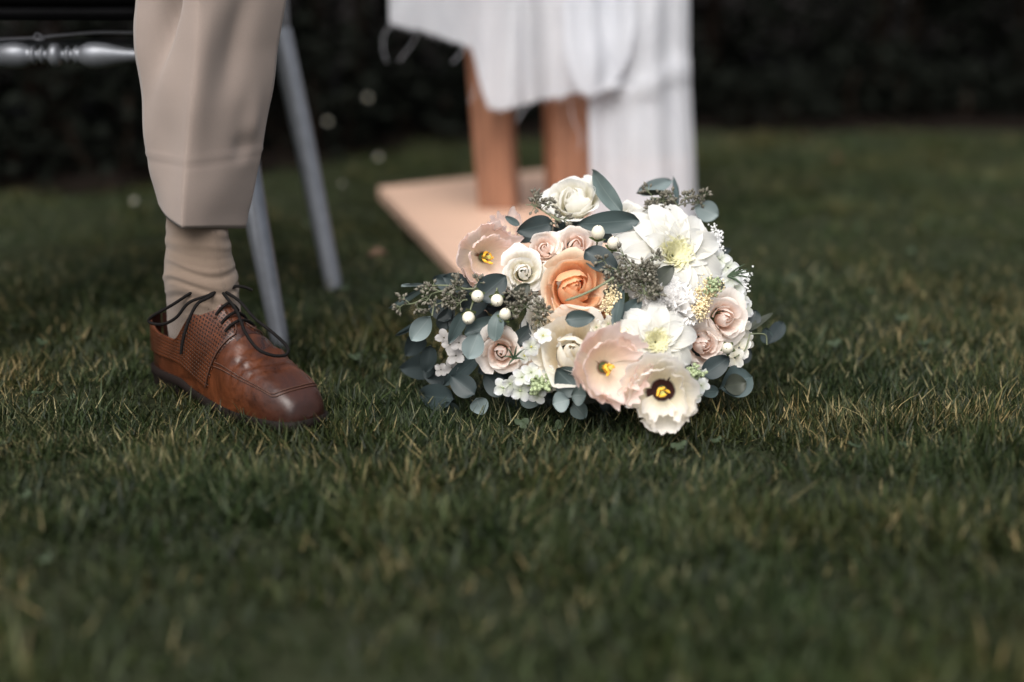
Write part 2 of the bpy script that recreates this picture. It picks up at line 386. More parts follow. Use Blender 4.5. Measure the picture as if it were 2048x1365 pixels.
beside = lambda x, y: ~(np.abs(x) < .40 * y + .25)
grass_object('grass', [sow(-1.3, 1.3, 1.25, 2.3, 125000, 4, 'blade', inview), sow(-.9, .9, .55, 1.25, 60000, 3, 'blade', inview), sow(-2.0, 2.0, 2.3, 4.4, 44000, 2, 'blade', inview),
                       sow(-3.2, 3.2, .3, 4.6, 9000, 2, 'blade', beside)], 'short dark green lawn grass')
grass_object('dead_grass', [sow(-1.3, 1.3, 1.0, 2.5, 40000, 2, 'thatch', inview), sow(-2.0, 2.0, 2.5, 4.4, 7000, 2, 'thatch', inview)], 'dead straw coloured blades matted in the lawn')

# clover and daisy leaves low in the lawn
m_clover = leaf_mat('clover_leaf', (.026, .042, .018), (.04, .06, .03), rough=.6)
mb = MB(); nc = 0
while nc < 110:
    x, y = R.uniform(-1.5, 1.5), R.uniform(.7, 3.0)
    if abs(x) > .4 * y + .2 or noise.noise(Vector((x * 2.6, y * 2.6, 8))) < .05 or plate_mask(np.array([x]), np.array([y]), .02)[0] or math.hypot(x + .33, y - 1.68) < .17: continue
    nc += 1; z = gz(x, y) + R.uniform(.006, .018); a0 = R.random() * 6; r_ = R.uniform(.003, .0055); tl = Matrix.Rotation(R.uniform(-.5, .5), 3, 'X') @ Matrix.Rotation(R.uniform(-.5, .5), 3, 'Y')
    for q in range(3):
        a = a0 + q * 2.1; c = Vector((math.cos(a), math.sin(a), .15)) * r_
        ring = [Vector((x, y, z)) + tl @ (c + Vector((math.cos(a + t) * r_ * .95, math.sin(a + t) * r_ * .95, .0012 * math.cos(2 * t)))) for t in np.linspace(0, 2 * PI, 8, endpoint=False)]
        mb.add([Vector((x, y, z)) + tl @ c] + ring, [(0, k + 1, (k + 1) % 8 + 1) for k in range(8)], [(.5, .5)] + [(.5 + .5 * math.cos(t), .5 + .5 * math.sin(t)) for t in np.linspace(0, 2 * PI, 8, endpoint=False)])
tag(mb.build('clover', m_clover), 'small round clover leaves low in the lawn', 'clover', kind='stuff')

# ================================================================== HEDGE OF DARK SHRUBS
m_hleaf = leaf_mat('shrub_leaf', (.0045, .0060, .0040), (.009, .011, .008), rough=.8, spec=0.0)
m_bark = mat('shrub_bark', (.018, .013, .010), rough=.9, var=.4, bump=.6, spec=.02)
def shrub(cx, cy, w, d, h, n, seed, label, ls=1.0):
    rr = random.Random(seed); root = empty('shrub', (cx, cy, .02))
    v, f, uv = [], [], []
    for i in range(n):
        a = rr.uniform(0, 2 * PI); u = rr.random() ** .45; zz = rr.random()
        prof = (.62 + .38 * math.sin(PI * min(1, zz * 1.15 + .1))) * (1 + .22 * noise.noise(Vector((math.cos(a) * 2, math.sin(a) * 2, zz * 5 + seed))))
        p = Vector((cx + w * u * prof * math.cos(a), cy + d * u * prof * math.sin(a), .04 + h * zz))
        l = rr.uniform(.035, .07) * ls; wd = l * rr.uniform(.4, .6)
        dr = Vector((math.cos(a) + rr.uniform(-1, 1), math.sin(a) + rr.uniform(-1, 1), rr.uniform(-.8, .5))).normalized()
        sd_ = dr.cross(Vector((rr.uniform(-1, 1), rr.uniform(-1, 1), 1.2))).normalized(); nm = dr.cross(sd_)
        b = len(v)
        v += [tuple(p), tuple(p + dr * l * .45 + sd_ * wd * .5 + nm * .004), tuple(p + dr * l - nm * .006), tuple(p + dr * l * .45 - sd_ * wd * .5 + nm * .004), tuple(p + dr * l * .5)]
        uv += [(.5, 0), (1, .5), (.5, 1), (0, .5), (.5, .5)]
        f += [(b, b + 1, b + 4), (b + 1, b + 2, b + 4), (b + 2, b + 3, b + 4), (b + 3, b, b + 4)]
    mb = MB(); mb.v = [Vector(p) for p in v]; mb.f = f; mb.uv = uv
    fo = mb.build('foliage', m_hleaf, root, (cx, cy, .02)); fo['kind'] = 'stuff'
    for k in range(4):
        a = k * PI / 2 + rr.random(); m2 = MB()
        m2.tube(spline([(cx + .05 * math.cos(a), cy + .05 * math.sin(a), -.02), (cx + .12 * math.cos(a), cy + .1 * math.sin(a), h * .3), (cx + .5 * w * math.cos(a), cy + .5 * d * math.sin(a), h * .8)], 5), [.018 - .0012 * i for i in range(11)], 6)
        m2.build('stem', m_bark, root, (cx, cy, .02))
    tag(root, label, 'shrub', 'dark shrubs along the back of the lawn'); return root
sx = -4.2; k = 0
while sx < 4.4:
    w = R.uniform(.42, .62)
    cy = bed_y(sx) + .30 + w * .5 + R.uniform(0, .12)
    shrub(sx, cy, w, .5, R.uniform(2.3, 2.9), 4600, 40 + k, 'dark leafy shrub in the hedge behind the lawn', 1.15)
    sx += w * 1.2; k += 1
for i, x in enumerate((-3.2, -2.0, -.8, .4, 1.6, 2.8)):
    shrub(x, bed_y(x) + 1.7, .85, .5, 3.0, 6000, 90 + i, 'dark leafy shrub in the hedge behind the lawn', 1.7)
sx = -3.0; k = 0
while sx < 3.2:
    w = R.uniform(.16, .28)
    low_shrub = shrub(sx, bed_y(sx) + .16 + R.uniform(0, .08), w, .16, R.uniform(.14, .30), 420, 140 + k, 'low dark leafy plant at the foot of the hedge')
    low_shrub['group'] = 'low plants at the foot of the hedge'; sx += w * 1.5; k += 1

# small pale blossoms and fallen leaves that show as soft discs
m_wp = mat('white_blossom', (.24, .235, .20), rough=.6, trans=.2); m_yc = mat('blossom_heart', (.5, .35, .06), rough=.7)
m_fallen = mat('fallen_leaf', (.10, .05, .022), rough=.7, var=.5)
def blossom(p, r, label):
    root = empty('small_flower', (p.x, p.y, 0)); c = Vector((p.x, p.y, p.z))
    mb = MB(); mb.tube([(p.x, p.y, -.005), (p.x + .004, p.y, p.z * .6), tuple(c)], .0012, 5); mb.build('stem', m_hleaf, root, (p.x, p.y, 0))
    M = frame(Vector((R.uniform(-.3, .3), -1, .8)), R.random())
    for k in range(7):
        a = k * 2 * PI / 7; m2 = MB(); rows = []
        for s in (0, .3, .6, .85, 1.0):
            w = .36 * math.sin(PI * min(.97, .12 + s * .78)) * r
            rows.append([c + M @ (Vector((math.cos(a), math.sin(a), 0)) * (r * (.15 + .85 * s)) + Vector((-math.sin(a), math.cos(a), 0)) * w * q + Vector((0, 0, .12 * r * s * s))) for q in (-1, 0, 1)])
        m2.grid(rows); m2.build('petal', m_wp, root, (p.x, p.y, 0))
    m3 = MB(); m3.lathe([(.001, .0), (r * .2, .001), (r * .16, r * .12), (.0005, r * .16)], Matrix.Translation(c) @ M.to_4x4(), 8); m3.build('flower_heart', m_yc, root, (p.x, p.y, 0))
    tag(root, label, 'flower', 'small pale flowers at the edge of the lawn')
for (px, py, t, r, lb) in [
    (735, 195, 3.75, .0075, 'small pale flower in the dark bed, highest of those between chair leg and cloth'),
    (655, 243, 3.7, .007, 'small pale flower in the dark bed just right of the far chair leg'),
    (757, 314, 3.35, .0075, 'small pale flower above the corner of the peach wooden base'),
    (684, 368, 3.1, .0045, 'small dim flower in the grass left of the peach wooden base corner'),
    (268, 402, 3.0, .007, 'small pale flower in the dark grass left of the trouser hem')]:
    p = W(px, py, t); p.z = max(p.z, .03); blossom(p, r, lb)
def fallen(p, l, rz, label):
    mb = MB(); rows = []
    M = Matrix.Translation(p) @ Matrix.Rotation(rz, 4, 'Z') @ Matrix.Rotation(.35, 4, 'X')
    for s in np.linspace(0, 1, 7):
        w = l * .3 * math.sin(PI * s) ** .7 + .0003
        rows.append([M @ Vector((l * (s - .5), w * q, .010 * math.sin(s * 3.0) + .006 * q * q)) for q in (-1, -.5, 0, .5, 1)])
    mb.grid(rows); o = mb.build('fallen_leaf', m_fallen, None, p); tag(o, label, 'leaf', 'fallen leaves on the lawn')
for (px, py, z, l, rz, lb) in [(755, 517, .035, .035, .3, 'orange brown fallen leaf on the grass left of the peach base'), (1672, 322, .03, .04, 1.2, 'tan fallen leaf on the far lawn right of the white cloth'),
                               (1600, 278, .03, .05, 2.2, 'brown fallen leaf lying at the edge of the dark bed')]:
    fallen(G(px, py, z), l, rz, lb)

# ================================================================== WOODEN STAND ON A PEACH BASE PLATE
m_ply = mat('peach_board', lin((208, 174, 152)), rough=.55, var=.10, vscale=6, stretch=(1, 8, 1))
m_ply_edge = mat('board_edge', lin((150, 105, 75)), rough=.7, var=.3, vscale=60, stretch=(1, 1, 12))
m_post = mat('orange_wood', lin((150, 105, 80)), rough=.55, var=.42, vscale=9, stretch=(9, 9, .8), coat=.2)
st = empty('wooden_stand', (float((PA.x + PD.x) / 2), float((PA.y + PD.y) / 2), 0))
so = WORG[st.name]
mb = MB()
cen = sum(PLATE, Vector()) / 4
ringo = lambda ins, z: [Vector((p.x + (cen.x - p.x) * ins, p.y + (cen.y - p.y) * ins, z)) for p in PLATE[::-1]]
rows = [ringo(0, PL_Z - .002 - .024), ringo(0, PL_Z - .002), ringo(.004, PL_Z)]
mb.grid(rows, close_u=True); mb.cap(rows[-1]); mb.cap(rows[0][::-1])
bp_ = mb.build('base_plate', m_ply, st, so, smooth=False)
def prism_post(c, sx_, sy_, h, rz, lean=0.0):
    mb = MB(); b = .003; rows = []
    for z, ins in ((PL_Z - .004, 0), (h, 0)):
        X, Y = sx_ / 2, sy_ / 2
        ring = [(-X + b, -Y), (X - b, -Y), (X, -Y + b), (X, Y - b), (X - b, Y), (-X + b, Y), (-X, Y - b), (-X, -Y + b)]
        M = Matrix.Rotation(rz, 4, 'Z')
        rows.append([M @ Vector((p[0], p[1], 0)) + Vector((c.x - lean * (z - PL_Z), c.y, z)) for p in ring])
    mb.grid(rows, close_u=True); mb.cap(rows[-1]); return mb
c1 = G(1000, 420, PL_Z); c1.y += .04
prism_post(c1, .079, .075, .80, rad(-9), .075).build('post', m_post, st, so, smooth=False)
c2 = G(1139, 432, PL_Z); c2.y += .05
prism_post(c2, .075, .08, .80, rad(14), .04).build('post', m_post, st, so, smooth=False)
c3 = Vector(((c1.x + c2.x) / 2 - .04, (c1.y + c2.y) / 2 + .02, .82))
mb = MB(); mb.box(c3, (.62, .34, .038), 0, .004); mb.build('top_board', m_post, st, so, smooth=False)
tag(st, 'wooden stand with orange brown posts on a flat peach base board behind the bouquet', 'stand')

# ------------------------------------------------------------------ white gauze cloth hanging from the stand
def cloth_mat():
    m, nt, N = nt_new('white_gauze'); L = nt.links.new
    tc = N('ShaderNodeTexCoord')
    mp = N('ShaderNodeMapping'); mp.inputs['Scale'].default_value = (1, 1, .35); L(tc.outputs['Object'], mp.inputs[0])
    no = N('ShaderNodeTexNoise'); no.inputs['Scale'].default_value = 26; no.inputs['Detail'].default_value = 8; L(mp.outputs[0], no.inputs['Vector'])
    w1 = N('ShaderNodeTexNoise'); w1.inputs['Scale'].default_value = 260; L(mp.outputs[0], w1.inputs['Vector'])
    c = mixc(N, L, no.outputs[0], (.52, .54, .59), (.71, .72, .76))
    p = N('ShaderNodeBsdfPrincipled'); L(c, p.inputs['Base Color']); p.inputs['Roughness'].default_value = .85; p.inputs['Sheen Weight'].default_value = .2
    b = N('ShaderNodeBump'); b.inputs['Strength'].default_value = .9; b.inputs['Distance'].default_value = .005; L(w1.outputs[0], b.inputs['Height']); L(b.outputs[0], p.inputs['Normal'])
    t = N('ShaderNodeBsdfTranslucent'); L(c, t.inputs[0]); ms = N('ShaderNodeMixShader'); ms.inputs[0].default_value = .35; L(p.outputs[0], ms.inputs[1]); L(t.outputs[0], ms.inputs[2])
    tr = N('ShaderNodeBsdfTransparent'); m2 = N('ShaderNodeMixShader'); m2.inputs[0].default_value = .10; L(ms.outputs[0], m2.inputs[1]); L(tr.outputs[0], m2.inputs[2])
    o = N('ShaderNodeOutputMaterial'); L(m2.outputs[0], o.inputs[0]); return m
m_cloth = cloth_mat()
TC = 2.72
cl = empty('white_cloth', (.1, 2.7, 0)); clo = WORG[cl.name]
def sheet(name, top, bot, t0, fold, nx=70, ny=46, ragged=0.0):
    """top / bot: lists of (px, py) outlines of the upper and lower edge; fold(u, v) gives the depth of the pleats in metres"""
    mb = MB(); rows = []
    tx, bxx = [p[0] for p in top], [p[0] for p in bot]
    for j in range(ny):
        v = j / (ny - 1); r = []
        for i in range(nx):
            u = i / (nx - 1)
            xt = tx[0] + (tx[-1] - tx[0]) * u; xb = bxx[0] + (bxx[-1] - bxx[0]) * u
            yt = interp(xt, tx, [p[1] for p in top]); yb = interp(xb, bxx, [p[1] for p in bot]) + (ragged * (noise.noise(Vector((u * 60, 2, t0))) + .6 * noise.noise(Vector((u * 190, 4, t0)))))
            p = W(xt + (xb - xt) * v + 7 * noise.noise(Vector((v * 3.5, t0 * 9, u * .5))), yt + (yb - yt) * v, t0); p.y += fold(u, v)
            r.append(p)
        rows.append(r)
    mb.grid(rows); o = mb.build(name, m_cloth, cl, clo); return rows
def nf(u, v, sd_, a, b, c_): return a * noise.noise(Vector((u * 3.3, v * .7, sd_))) + b * noise.noise(Vector((u * 7.5 + .8 * v, v * .9, sd_ + 4))) + c_ * noise.noise(Vector((u * 15, v * 5, sd_ + 9)))
def f1(u, v): return nf(u * .75, v, 1.3, .10, .030, .002) + .05 * gauss(u, .60, .05) * v
def fx(q, v): return nf(q * .7, v * .3, 6.1, .08, .024, .002)
def f2(u, v): return fx(u * .55, v) - .012 - .012 * gauss(v, .90, .10) * math.sin(PI * u)
def f3(u, v): return fx((52 + 200 * u) / 252, v) + .012 - .016 * gauss(v, .655 + .02 * math.sin(u * 5), .018) * min(1, u * 3) + .010 * noise.noise(Vector((u * 3, v * 7, 3.1)))
rA = sheet('short_panel', [(800, -420), (1240, -420)], [(780, 42), (860, 66), (930, 92), (944, 105), (950, 150), (972, 214), (1000, 220), (1062, 208), (1075, 196), (1130, 186), (1170, 176), (1240, 170)], TC, f1, ragged=5)
rB = sheet('middle_panel', [(1120, -420), (1262, -420)], [(1126, 92), (1134, 130), (1146, 164), (1168, 186), (1205, 176), (1235, 150), (1252, 110), (1264, 60)], TC - .03, f2, ragged=3)
rC = sheet('long_panel', [(1172, -420), (1372, -420)], [(1182, 462), (1240, 470), (1310, 474), (1400, 462)], TC - .02, f3, ragged=3)
# frayed fibres and loose threads along the cut edge
mb = MB()
for row in (rA[-1], rB[-1]):
    for i in range(len(row) * 5):
        k = R.randrange(len(row) - 1); a = row[k].lerp(row[k + 1], R.random())
        l = R.uniform(.004, .016); d = Vector((R.uniform(-.5, .5), R.uniform(-.4, .4), -1)).normalized()
        q = a + Vector((0, 0, .003)); e = q + d * l; s_ = Vector((.0005, 0, 0))
        mb.add([q - s_, q + s_, e], [(0, 1, 2)])
fr = mb.build('frayed_edge', m_cloth, cl, clo); fr['kind'] = 'stuff'
for pts in ([(785, 45), (768, 70), (766, 100), (774, 124)], [(838, 62), (822, 92), (806, 112), (798, 122)], [(932, 92), (918, 112), (905, 126)], [(1052, 214), (1040, 232), (1034, 244)], [(1138, 190), (1146, 240), (1162, 272), (1158, 300)], [(950, 170), (946, 190), (938, 206)]):
    mb = MB(); mb.tube(spline([W(x, y, TC - .02) for x, y in pts], 5), .0009, 4); mb.build('loose_thread', m_cloth, cl, clo)
tag(cl, 'white gauze cloth with a frayed hem hanging in folds over the wooden posts', 'cloth')

# ================================================================== SILVER CHAIR WITH A BLACK CUSHION
m_silver = mat('silver_paint', (.17, .18, .20), rough=.42, var=.12, vscale=50, metallic=.5, bump=.05, bscale=400)
m_black = mat('black_cushion', (.004, .004, .0045), rough=.95, var=.3, bump=.3, spec=.05)
m_pipe = mat('grey_piping', (.20, .20, .22), rough=.5)
FN = G(566, 703); FF = G(670, 577)              # feet of the two legs seen
CX = W(140, 105, 1.98).x; RZ = W(140, 105, 1.98).z
ch = empty('chair', (CX, (FN.y + FF.y) / 2, 0)); cho = WORG[ch.name]
YF, YB = FN.y + .01, FF.y
SEAT_Z = RZ + .045
def chair_leg(foot, knee, top, r0, r1, r2):
    pts = spline([foot, knee, top], 9); n = len(pts)
    mb = MB(); mb.tube(pts, [r0 + (r1 - r0) * min(1, i / (n - 1) * 1.6) + (r2 - r1) * max(0, (i / (n - 1) - .6) / .4) for i in range(n)], 14)
    return mb
for sgn in (1, -1):
    mx = (lambda p: Vector((p.x if sgn == 1 else 2 * CX - p.x - .035, p.y, p.z)))
    a, k_, t_ = Vector((FN.x, FN.y, -.01)), W(508, 410, FN.y * 1.035), W(452, 80, FN.y * 1.05)
    chair_leg(mx(a), mx(k_), mx(t_), .0125, .0185, .021).build('leg', m_silver, ch, cho)
    a, k_, t_ = Vector((FF.x, FF.y, -.01)), W(618, 330, FF.y * 1.02), W(560, 60, FF.y * 1.01)
    chair_leg(mx(a), mx(k_), mx(t_), .0150, .0185, .0195).build('leg', m_silver, ch, cho)
    # back posts carry on upward from the rear legs
    mb = MB(); mb.tube(spline([mx(W(560, 60, FF.y * 1.01)), mx(Vector((CX + .235, YB + .02, SEAT_Z + .25))), mx(Vector((CX + .235, YB + .06, SEAT_Z + .46)))], 6), .016, 12); mb.build('back_post', m_silver, ch, cho)
# turned front rail
prof = [(.0, .0), (.0088, .0), (.0088, -.004)]
half = [(0.0, .0165), (.0045, .0160), (.0075, .0120), (.0090, .0085), (.0120, .0075), (.0150, .0085), (.0160, .0120), (.0185, .0125), (.0200, .0090), (.0235, .0080), (.0260, .0095), (.0275, .0130), (.0300, .0130), (.0315, .0110),
        (.0370, .0140), (.0450, .0175), (.0560, .0185), (.0680, .0170), (.0820, .0135), (.0960, .0105), (.1100, .0090), (.1500, .0082), (.1850, .0100), (.2050, .0110)]
pr = [(r, -x) for x, r in half[::-1]] + [(r, x) for x, r in half[1:]]
for yy, zz in ((YF + .015, RZ),):
    mb = MB(); mb.lathe(pr, Matrix.Translation((CX, yy, zz)) @ Matrix.Rotation(PI / 2, 4, 'Y'), 20); mb.build('turned_rail', m_silver, ch, cho)
for sgn in (1, -1):
    mb = MB(); mb.tube([(CX + sgn * .203, YF + .03, RZ - .005), (CX + sgn * .18, YB - .07, RZ - .005)], .009, 10); mb.build('side_rail', m_silver, ch, cho)
mb = MB(); mb.tube([(CX - .178, YB - .07, RZ - .005), (CX + .178, YB - .07, RZ - .005)], .009, 10); mb.build('rear_rail', m_silver, ch, cho)
mb = MB(); mb.box((CX, (YF + YB) / 2 - .01, SEAT_Z + .012), (.44, YB - YF + .02, .020), 0, .008); mb.build('seat', m_black, ch, cho)
mb = MB(); mb.tube([(CX - .235, YB + .06, SEAT_Z + .46), (CX, YB + .08, SEAT_Z + .48), (CX + .235, YB + .06, SEAT_Z + .46)], .018, 12); mb.build('top_rail', m_silver, ch, cho)
mb = MB(); mb.tube([(CX - .23, YB + .0, SEAT_Z + .16), (CX + .23, YB + .0, SEAT_Z + .16)], .012, 10); mb.build('back_rail', m_silver, ch, cho)
for q in (-.11, -.055, 0, .055, .11):
    mb = MB(); mb.tube([(CX + q, YB - .02, SEAT_Z + .16), (CX + q, YB + .06, SEAT_Z + .47)], .007, 8); mb.build('back_spindle', m_silver, ch, cho)
tag(ch, 'silver painted chair with turned rail and black cushion behind the trouser leg', 'chair')
cu = empty('seat_cushion', (CX, (YF + YB) / 2, SEAT_Z + .022)); cuo = WORG[cu.name]
mb = MB(); rows = []
for z, ins in ((0.0, .012), (.006, .003), (.02, 0), (.034, .003), (.042, .016)):
    X, Y = .225 - ins, (YB - YF) / 2 + .02 - ins; ring = []
    for k in range(40):
        a = k * 2 * PI / 40; c_, s_ = math.cos(a), math.sin(a)
        ring.append(Vector((CX + X * math.copysign(abs(c_) ** .35, c_), (YF + YB) / 2 - .01 + Y * math.copysign(abs(s_) ** .35, s_), SEAT_Z + .0225 + z)))
    rows.append(ring)
mb.grid(rows, close_u=True); mb.cap(rows[-1]); mb.cap(rows[0][::-1]); mb.build('pad', m_black, cu, cuo)
mb = MB(); mb.tube(spline([W(-160, 84, 1.93), W(0, 79, 1.925), (W(70, 76, 1.92)), W(120, 71, 1.92), W(200, 65, 1.92), W(275, 66, 1.92), W(360, 68, 1.925)], 6), .0022, 6); mb.build('tie_cord', m_pipe, cu, cuo)
mb = MB(); mb.tube(spline([W(66, 78, 1.917), W(72, 68, 1.913), W(80, 70, 1.912), W(88, 77, 1.917), W(78, 80, 1.915), W(66, 77, 1.917)], 5), .0018, 6); mb.build('cord_knot', m_pipe, cu, cuo)
tag(cu, 'black cushion with a thin grey tie cord on the silver chair seat', 'cushion')

# ================================================================== PERSON: BEIGE TROUSER LEG, SOCK, BROWN LACE-UP SHOE
def fabric_mat(name, col, wscale, strength, rough=.85, ribs=False):
    m, nt, N = nt_new(name); L = nt.links.new
    tc = N('ShaderNodeTexCoord'); no = N('ShaderNodeTexNoise'); no.inputs['Scale'].default_value = 14; no.inputs['Detail'].default_value = 6; L(tc.outputs['Object'], no.inputs['Vector'])
    uv = N('ShaderNodeUVMap')
    wv = N('ShaderNodeTexWave', wave_type='BANDS', bands_direction='X' if ribs else 'DIAGONAL'); wv.inputs['Scale'].default_value = wscale; wv.inputs['Distortion'].default_value = .4; L(uv.outputs[0], wv.inputs['Vector'])
    fi = N('ShaderNodeTexNoise'); fi.inputs['Scale'].default_value = 900; L(tc.outputs['Object'], fi.inputs['Vector'])
    c = mixc(N, L, no.outputs[0], tuple(x * .90 for x in col), tuple(x * 1.08 for x in col)); c = mixc(N, L, fi.outputs[0], c, tuple(x * .82 for x in col))
    p = N('ShaderNodeBsdfPrincipled'); L(c, p.inputs['Base Color']); p.inputs['Roughness'].default_value = rough; p.inputs['Sheen Weight'].default_value = .15; p.inputs['Specular IOR Level'].default_value = .25
    b = N('ShaderNodeBump'); b.inputs['Strength'].default_value = strength; b.inputs['Distance'].default_value = .0006; L(wv.outputs[0], b.inputs['Height']); L(b.outputs[0], p.inputs['Normal'])
    o = N('ShaderNodeOutputMaterial'); L(p.outputs[0], o.inputs[0]); return m
m_trs = fabric_mat('beige_twill', lin((144, 130, 122)), 420, .12)
m_sock = fabric_mat('beige_knit', lin((118, 102, 89)), 40, .5, ribs=True)
TOE = G(622, 867); SL = .312; YAW = rad(45)
fdir = Vector((math.cos(YAW), -math.sin(YAW), 0)); ldir = Vector((math.sin(YAW), math.cos(YAW), 0))
HEEL = TOE - fdir * SL; SZ = .004
pe = empty('person', (HEEL.x, HEEL.y, 0)); peo = WORG[pe.name]

# --- trouser leg (photo outline rows -> rings)
def trouser_rings(T0=1.727):
    rings = []
    # py, left px, right px, crease px
    keys = [(452, 322, 488, 364), (430, 318, 492, 365), (400, 312, 502, 366), (360, 304, 514, 368), (315, 297, 524, 371), (260, 288, 533, 376), (200, 281, 541, 382), (140, 277, 549, 388), (90, 273, 556, 392), (45, 270, 563, 395), (0, 273, 571, 397), (-40, 274, 577, 399)]
    dense = []
    fL, fR, fC = [smooth_interp([-k[0] for k in keys], [k[i] for k in keys]) for i in (1, 2, 3)]
    for i in range(60):
        py = 452 + (-40 - 452) * i / 59
        z = W(420, py, T0).z
        dense.append((z, *[W(f(-py), py, T0).x for f in (fL, fR, fC)], py))
    y0 = W(420, 250, T0).y
    for z, xl, xr, xc, py in dense:
        yc = y0 - .012 - .02 * (z - .2)
        ry = W(420, py, T0).y; xl, xr, xc = xl * (yc + .02) / ry, xr * (yc + .022) / ry, xc * (yc - .06) / ry
        C = Vector((xc, yc - .060, z)); Lf = Vector((xl, yc + .018, z)); Rt = Vector((xr, yc + .022, z)); Bk = Vector((xr * .55 + xl * .45, yc + .095, z))
        hemk = max(0, 1 - (z - dense[0][0]) / .06)
        ring = []
        def seg(a, b, n, bulge, skip=True):
            d = b - a; nrm = Vector((d.y, -d.x, 0)).normalized()
            for k in range(n):
                t = k / n; ring.append(a + d * t + nrm * bulge * math.sin(PI * t) ** .9)
        seg(C + (Rt - C).normalized() * .0012, Rt, 22, .007)
        seg(Rt, Bk, 10, .006); seg(Bk, Lf, 10, .006)
        seg(Lf, C + (Lf - C).normalized() * .0012, 14, .003)
        ring.append(C + (Lf - C).normalized() * .0012)
        out = []
        for p in ring:
            # hem dips towards the front crease
            fr = max(0, 1 - (p.y - C.y) / .075)
            p = p.copy(); p.z += .004 * hemk * fr + (.018 if p.x < xc else -.010) * hemk * (1 - fr) ** 1.2
            # soft folds
            u = (p.x - xl) / (xr - xl); v = (z - dense[0][0]) / (dense[-1][0] - dense[0][0])
            dsp = 0
            if p.y < yc + .04:
                dsp += -.006 * gauss(u, .16 + .50 * (v - .62), .07) * gauss(v, .80, .18)          # diagonal fold, left facet
                dsp += -.0045 * gauss(u, .28 + .4 * (v - .9), .06) * gauss(v, .92, .13)
                dsp += .004 * gauss(u, .55 + .10 * (v - .5), .07) * gauss(v, .62, .26) - .004 * gauss(u, .74 + .16 * (v - .7), .07) * gauss(v, .78, .22)
                dsp += .003 * gauss(u, .90, .05) * gauss(v, .42, .12) - .0030 * gauss(u, .86, .07) * gauss(v, .33, .05)
                dsp += .0004 * gauss(v, .285 + .02 * u, .008) - .0003 * gauss(v, .262 + .02 * u, .012)       # inner hem showing through
                dsp += .0025 * noise.noise(Vector((u * 3.2, v * 4, 2.5)))
            nrm = Vector((p.x - (xl + xr) / 2, (p.y - yc - .02), 0)).normalized()
            out.append(p + nrm * dsp * 2.1)
        rings.append(out)
    return rings
tr = trouser_rings()
# knee and thigh (above the frame) carry the cloth back over the seat
top = tr[-1]; cen_t = sum(top, Vector()) / len(top)
extra = []
knee_c = Vector((cen_t.x, cen_t.y + .06, cen_t.z + .0))
hipc = Vector((CX + .09, YB - .05, SEAT_Z + .15))
for i in range(1, 9):
    a = i / 8 * rad(80)
    M = Matrix.Translation(knee_c) @ Matrix.Rotation(-a, 4, 'X') @ Matrix.Translation(-knee_c)
    s_ = 1 + .15 * i / 8
    extra.append([M @ (cen_t + (p - cen_t) * s_) for p in top])
lc = sum(extra[-1], Vector()) / len(top)
for i in range(1, 6):
    s = i / 5; off = (hipc - lc) * s; off.z = .06 * s
    extra.append([lc + (p - lc) * (1 + .15 * s) + off for p in extra[7]])
hem_c = sum(tr[0], Vector()) / len(tr[0])
inner = [[p + (Vector((hem_c.x, hem_c.y, p.z)) - p) * ins + Vector((0, 0, dz)) for p in tr[0]] for dz, ins in ((.035, .14), (.015, .09), (.0015, .04))]
mb = MB(); mb.grid(inner + tr + extra, close_u=True,
    uvs=[[(k / 56 * .45, j * .012) for k in range(len(tr[0]))] for j in range(len(inner) + len(tr) + len(extra))])
mb.build('trouser_leg', m_trs, pe, peo)['label'] = 'beige trouser leg with a sharp front crease'

# --- sock
mb = MB(); rows = []
ANK = HEEL + fdir * .088 + ldir * .006
f_a = smooth_interp([.04, .075, .10, .125, .15, .175, .21, .26], [.072, .074, .068, .058, .053, .048, .045, .036])
f_b = smooth_interp([.04, .075, .10, .125, .15, .175, .21, .26], [.026, .029, .033, .038, .042, .038, .034, .028])
f_s = smooth_interp([.04, .09, .12, .15, .26], [.004, .003, .002, .0, -.004])
for i in range(76):
    z = .045 + (.240 - .045) * i / 75; ring = []
    a0, b0 = f_a(z), f_b(z); c = ANK + fdir * f_s(z) + Vector((0, 0, z))
    for k in range(60):
        a = k * 2 * PI / 60; ca, sa = math.cos(a), math.sin(a)
        d_ = fdir * ca * a0 + ldir * sa * b0; p = c + d_; nr = (fdir * ca / a0 + ldir * sa / b0).normalized()
        front = .45 + .55 * max(0, ca * .8 - sa * .5)
        ph = z + .005 * math.sin(a * 2 + 1.0) + .003 * math.sin(a * 3 + z * 60)
        amp = gauss(z, .150, .034)
        wr = .0015 * amp * front * (math.sin(ph * 2 * PI / .0165) * (.5 + .5 * abs(math.sin(ph * 2 * PI / .0165))) + .45 * math.sin(ph * 2 * PI / .0093 + 2 * ca))
        wr += -.0010 * gauss(z, .19, .02) * math.sin(ph * 2 * PI / .02)
        ring.append(p + nr * wr)
    rows.append(ring)
mb.grid(rows, close_u=True, uvs=[[(k / 60 * 1.6, j / 75 * 2) for k in range(60)] for j in range(76)])
mb.build('sock', m_sock, pe, peo)['label'] = 'wrinkled beige sock'

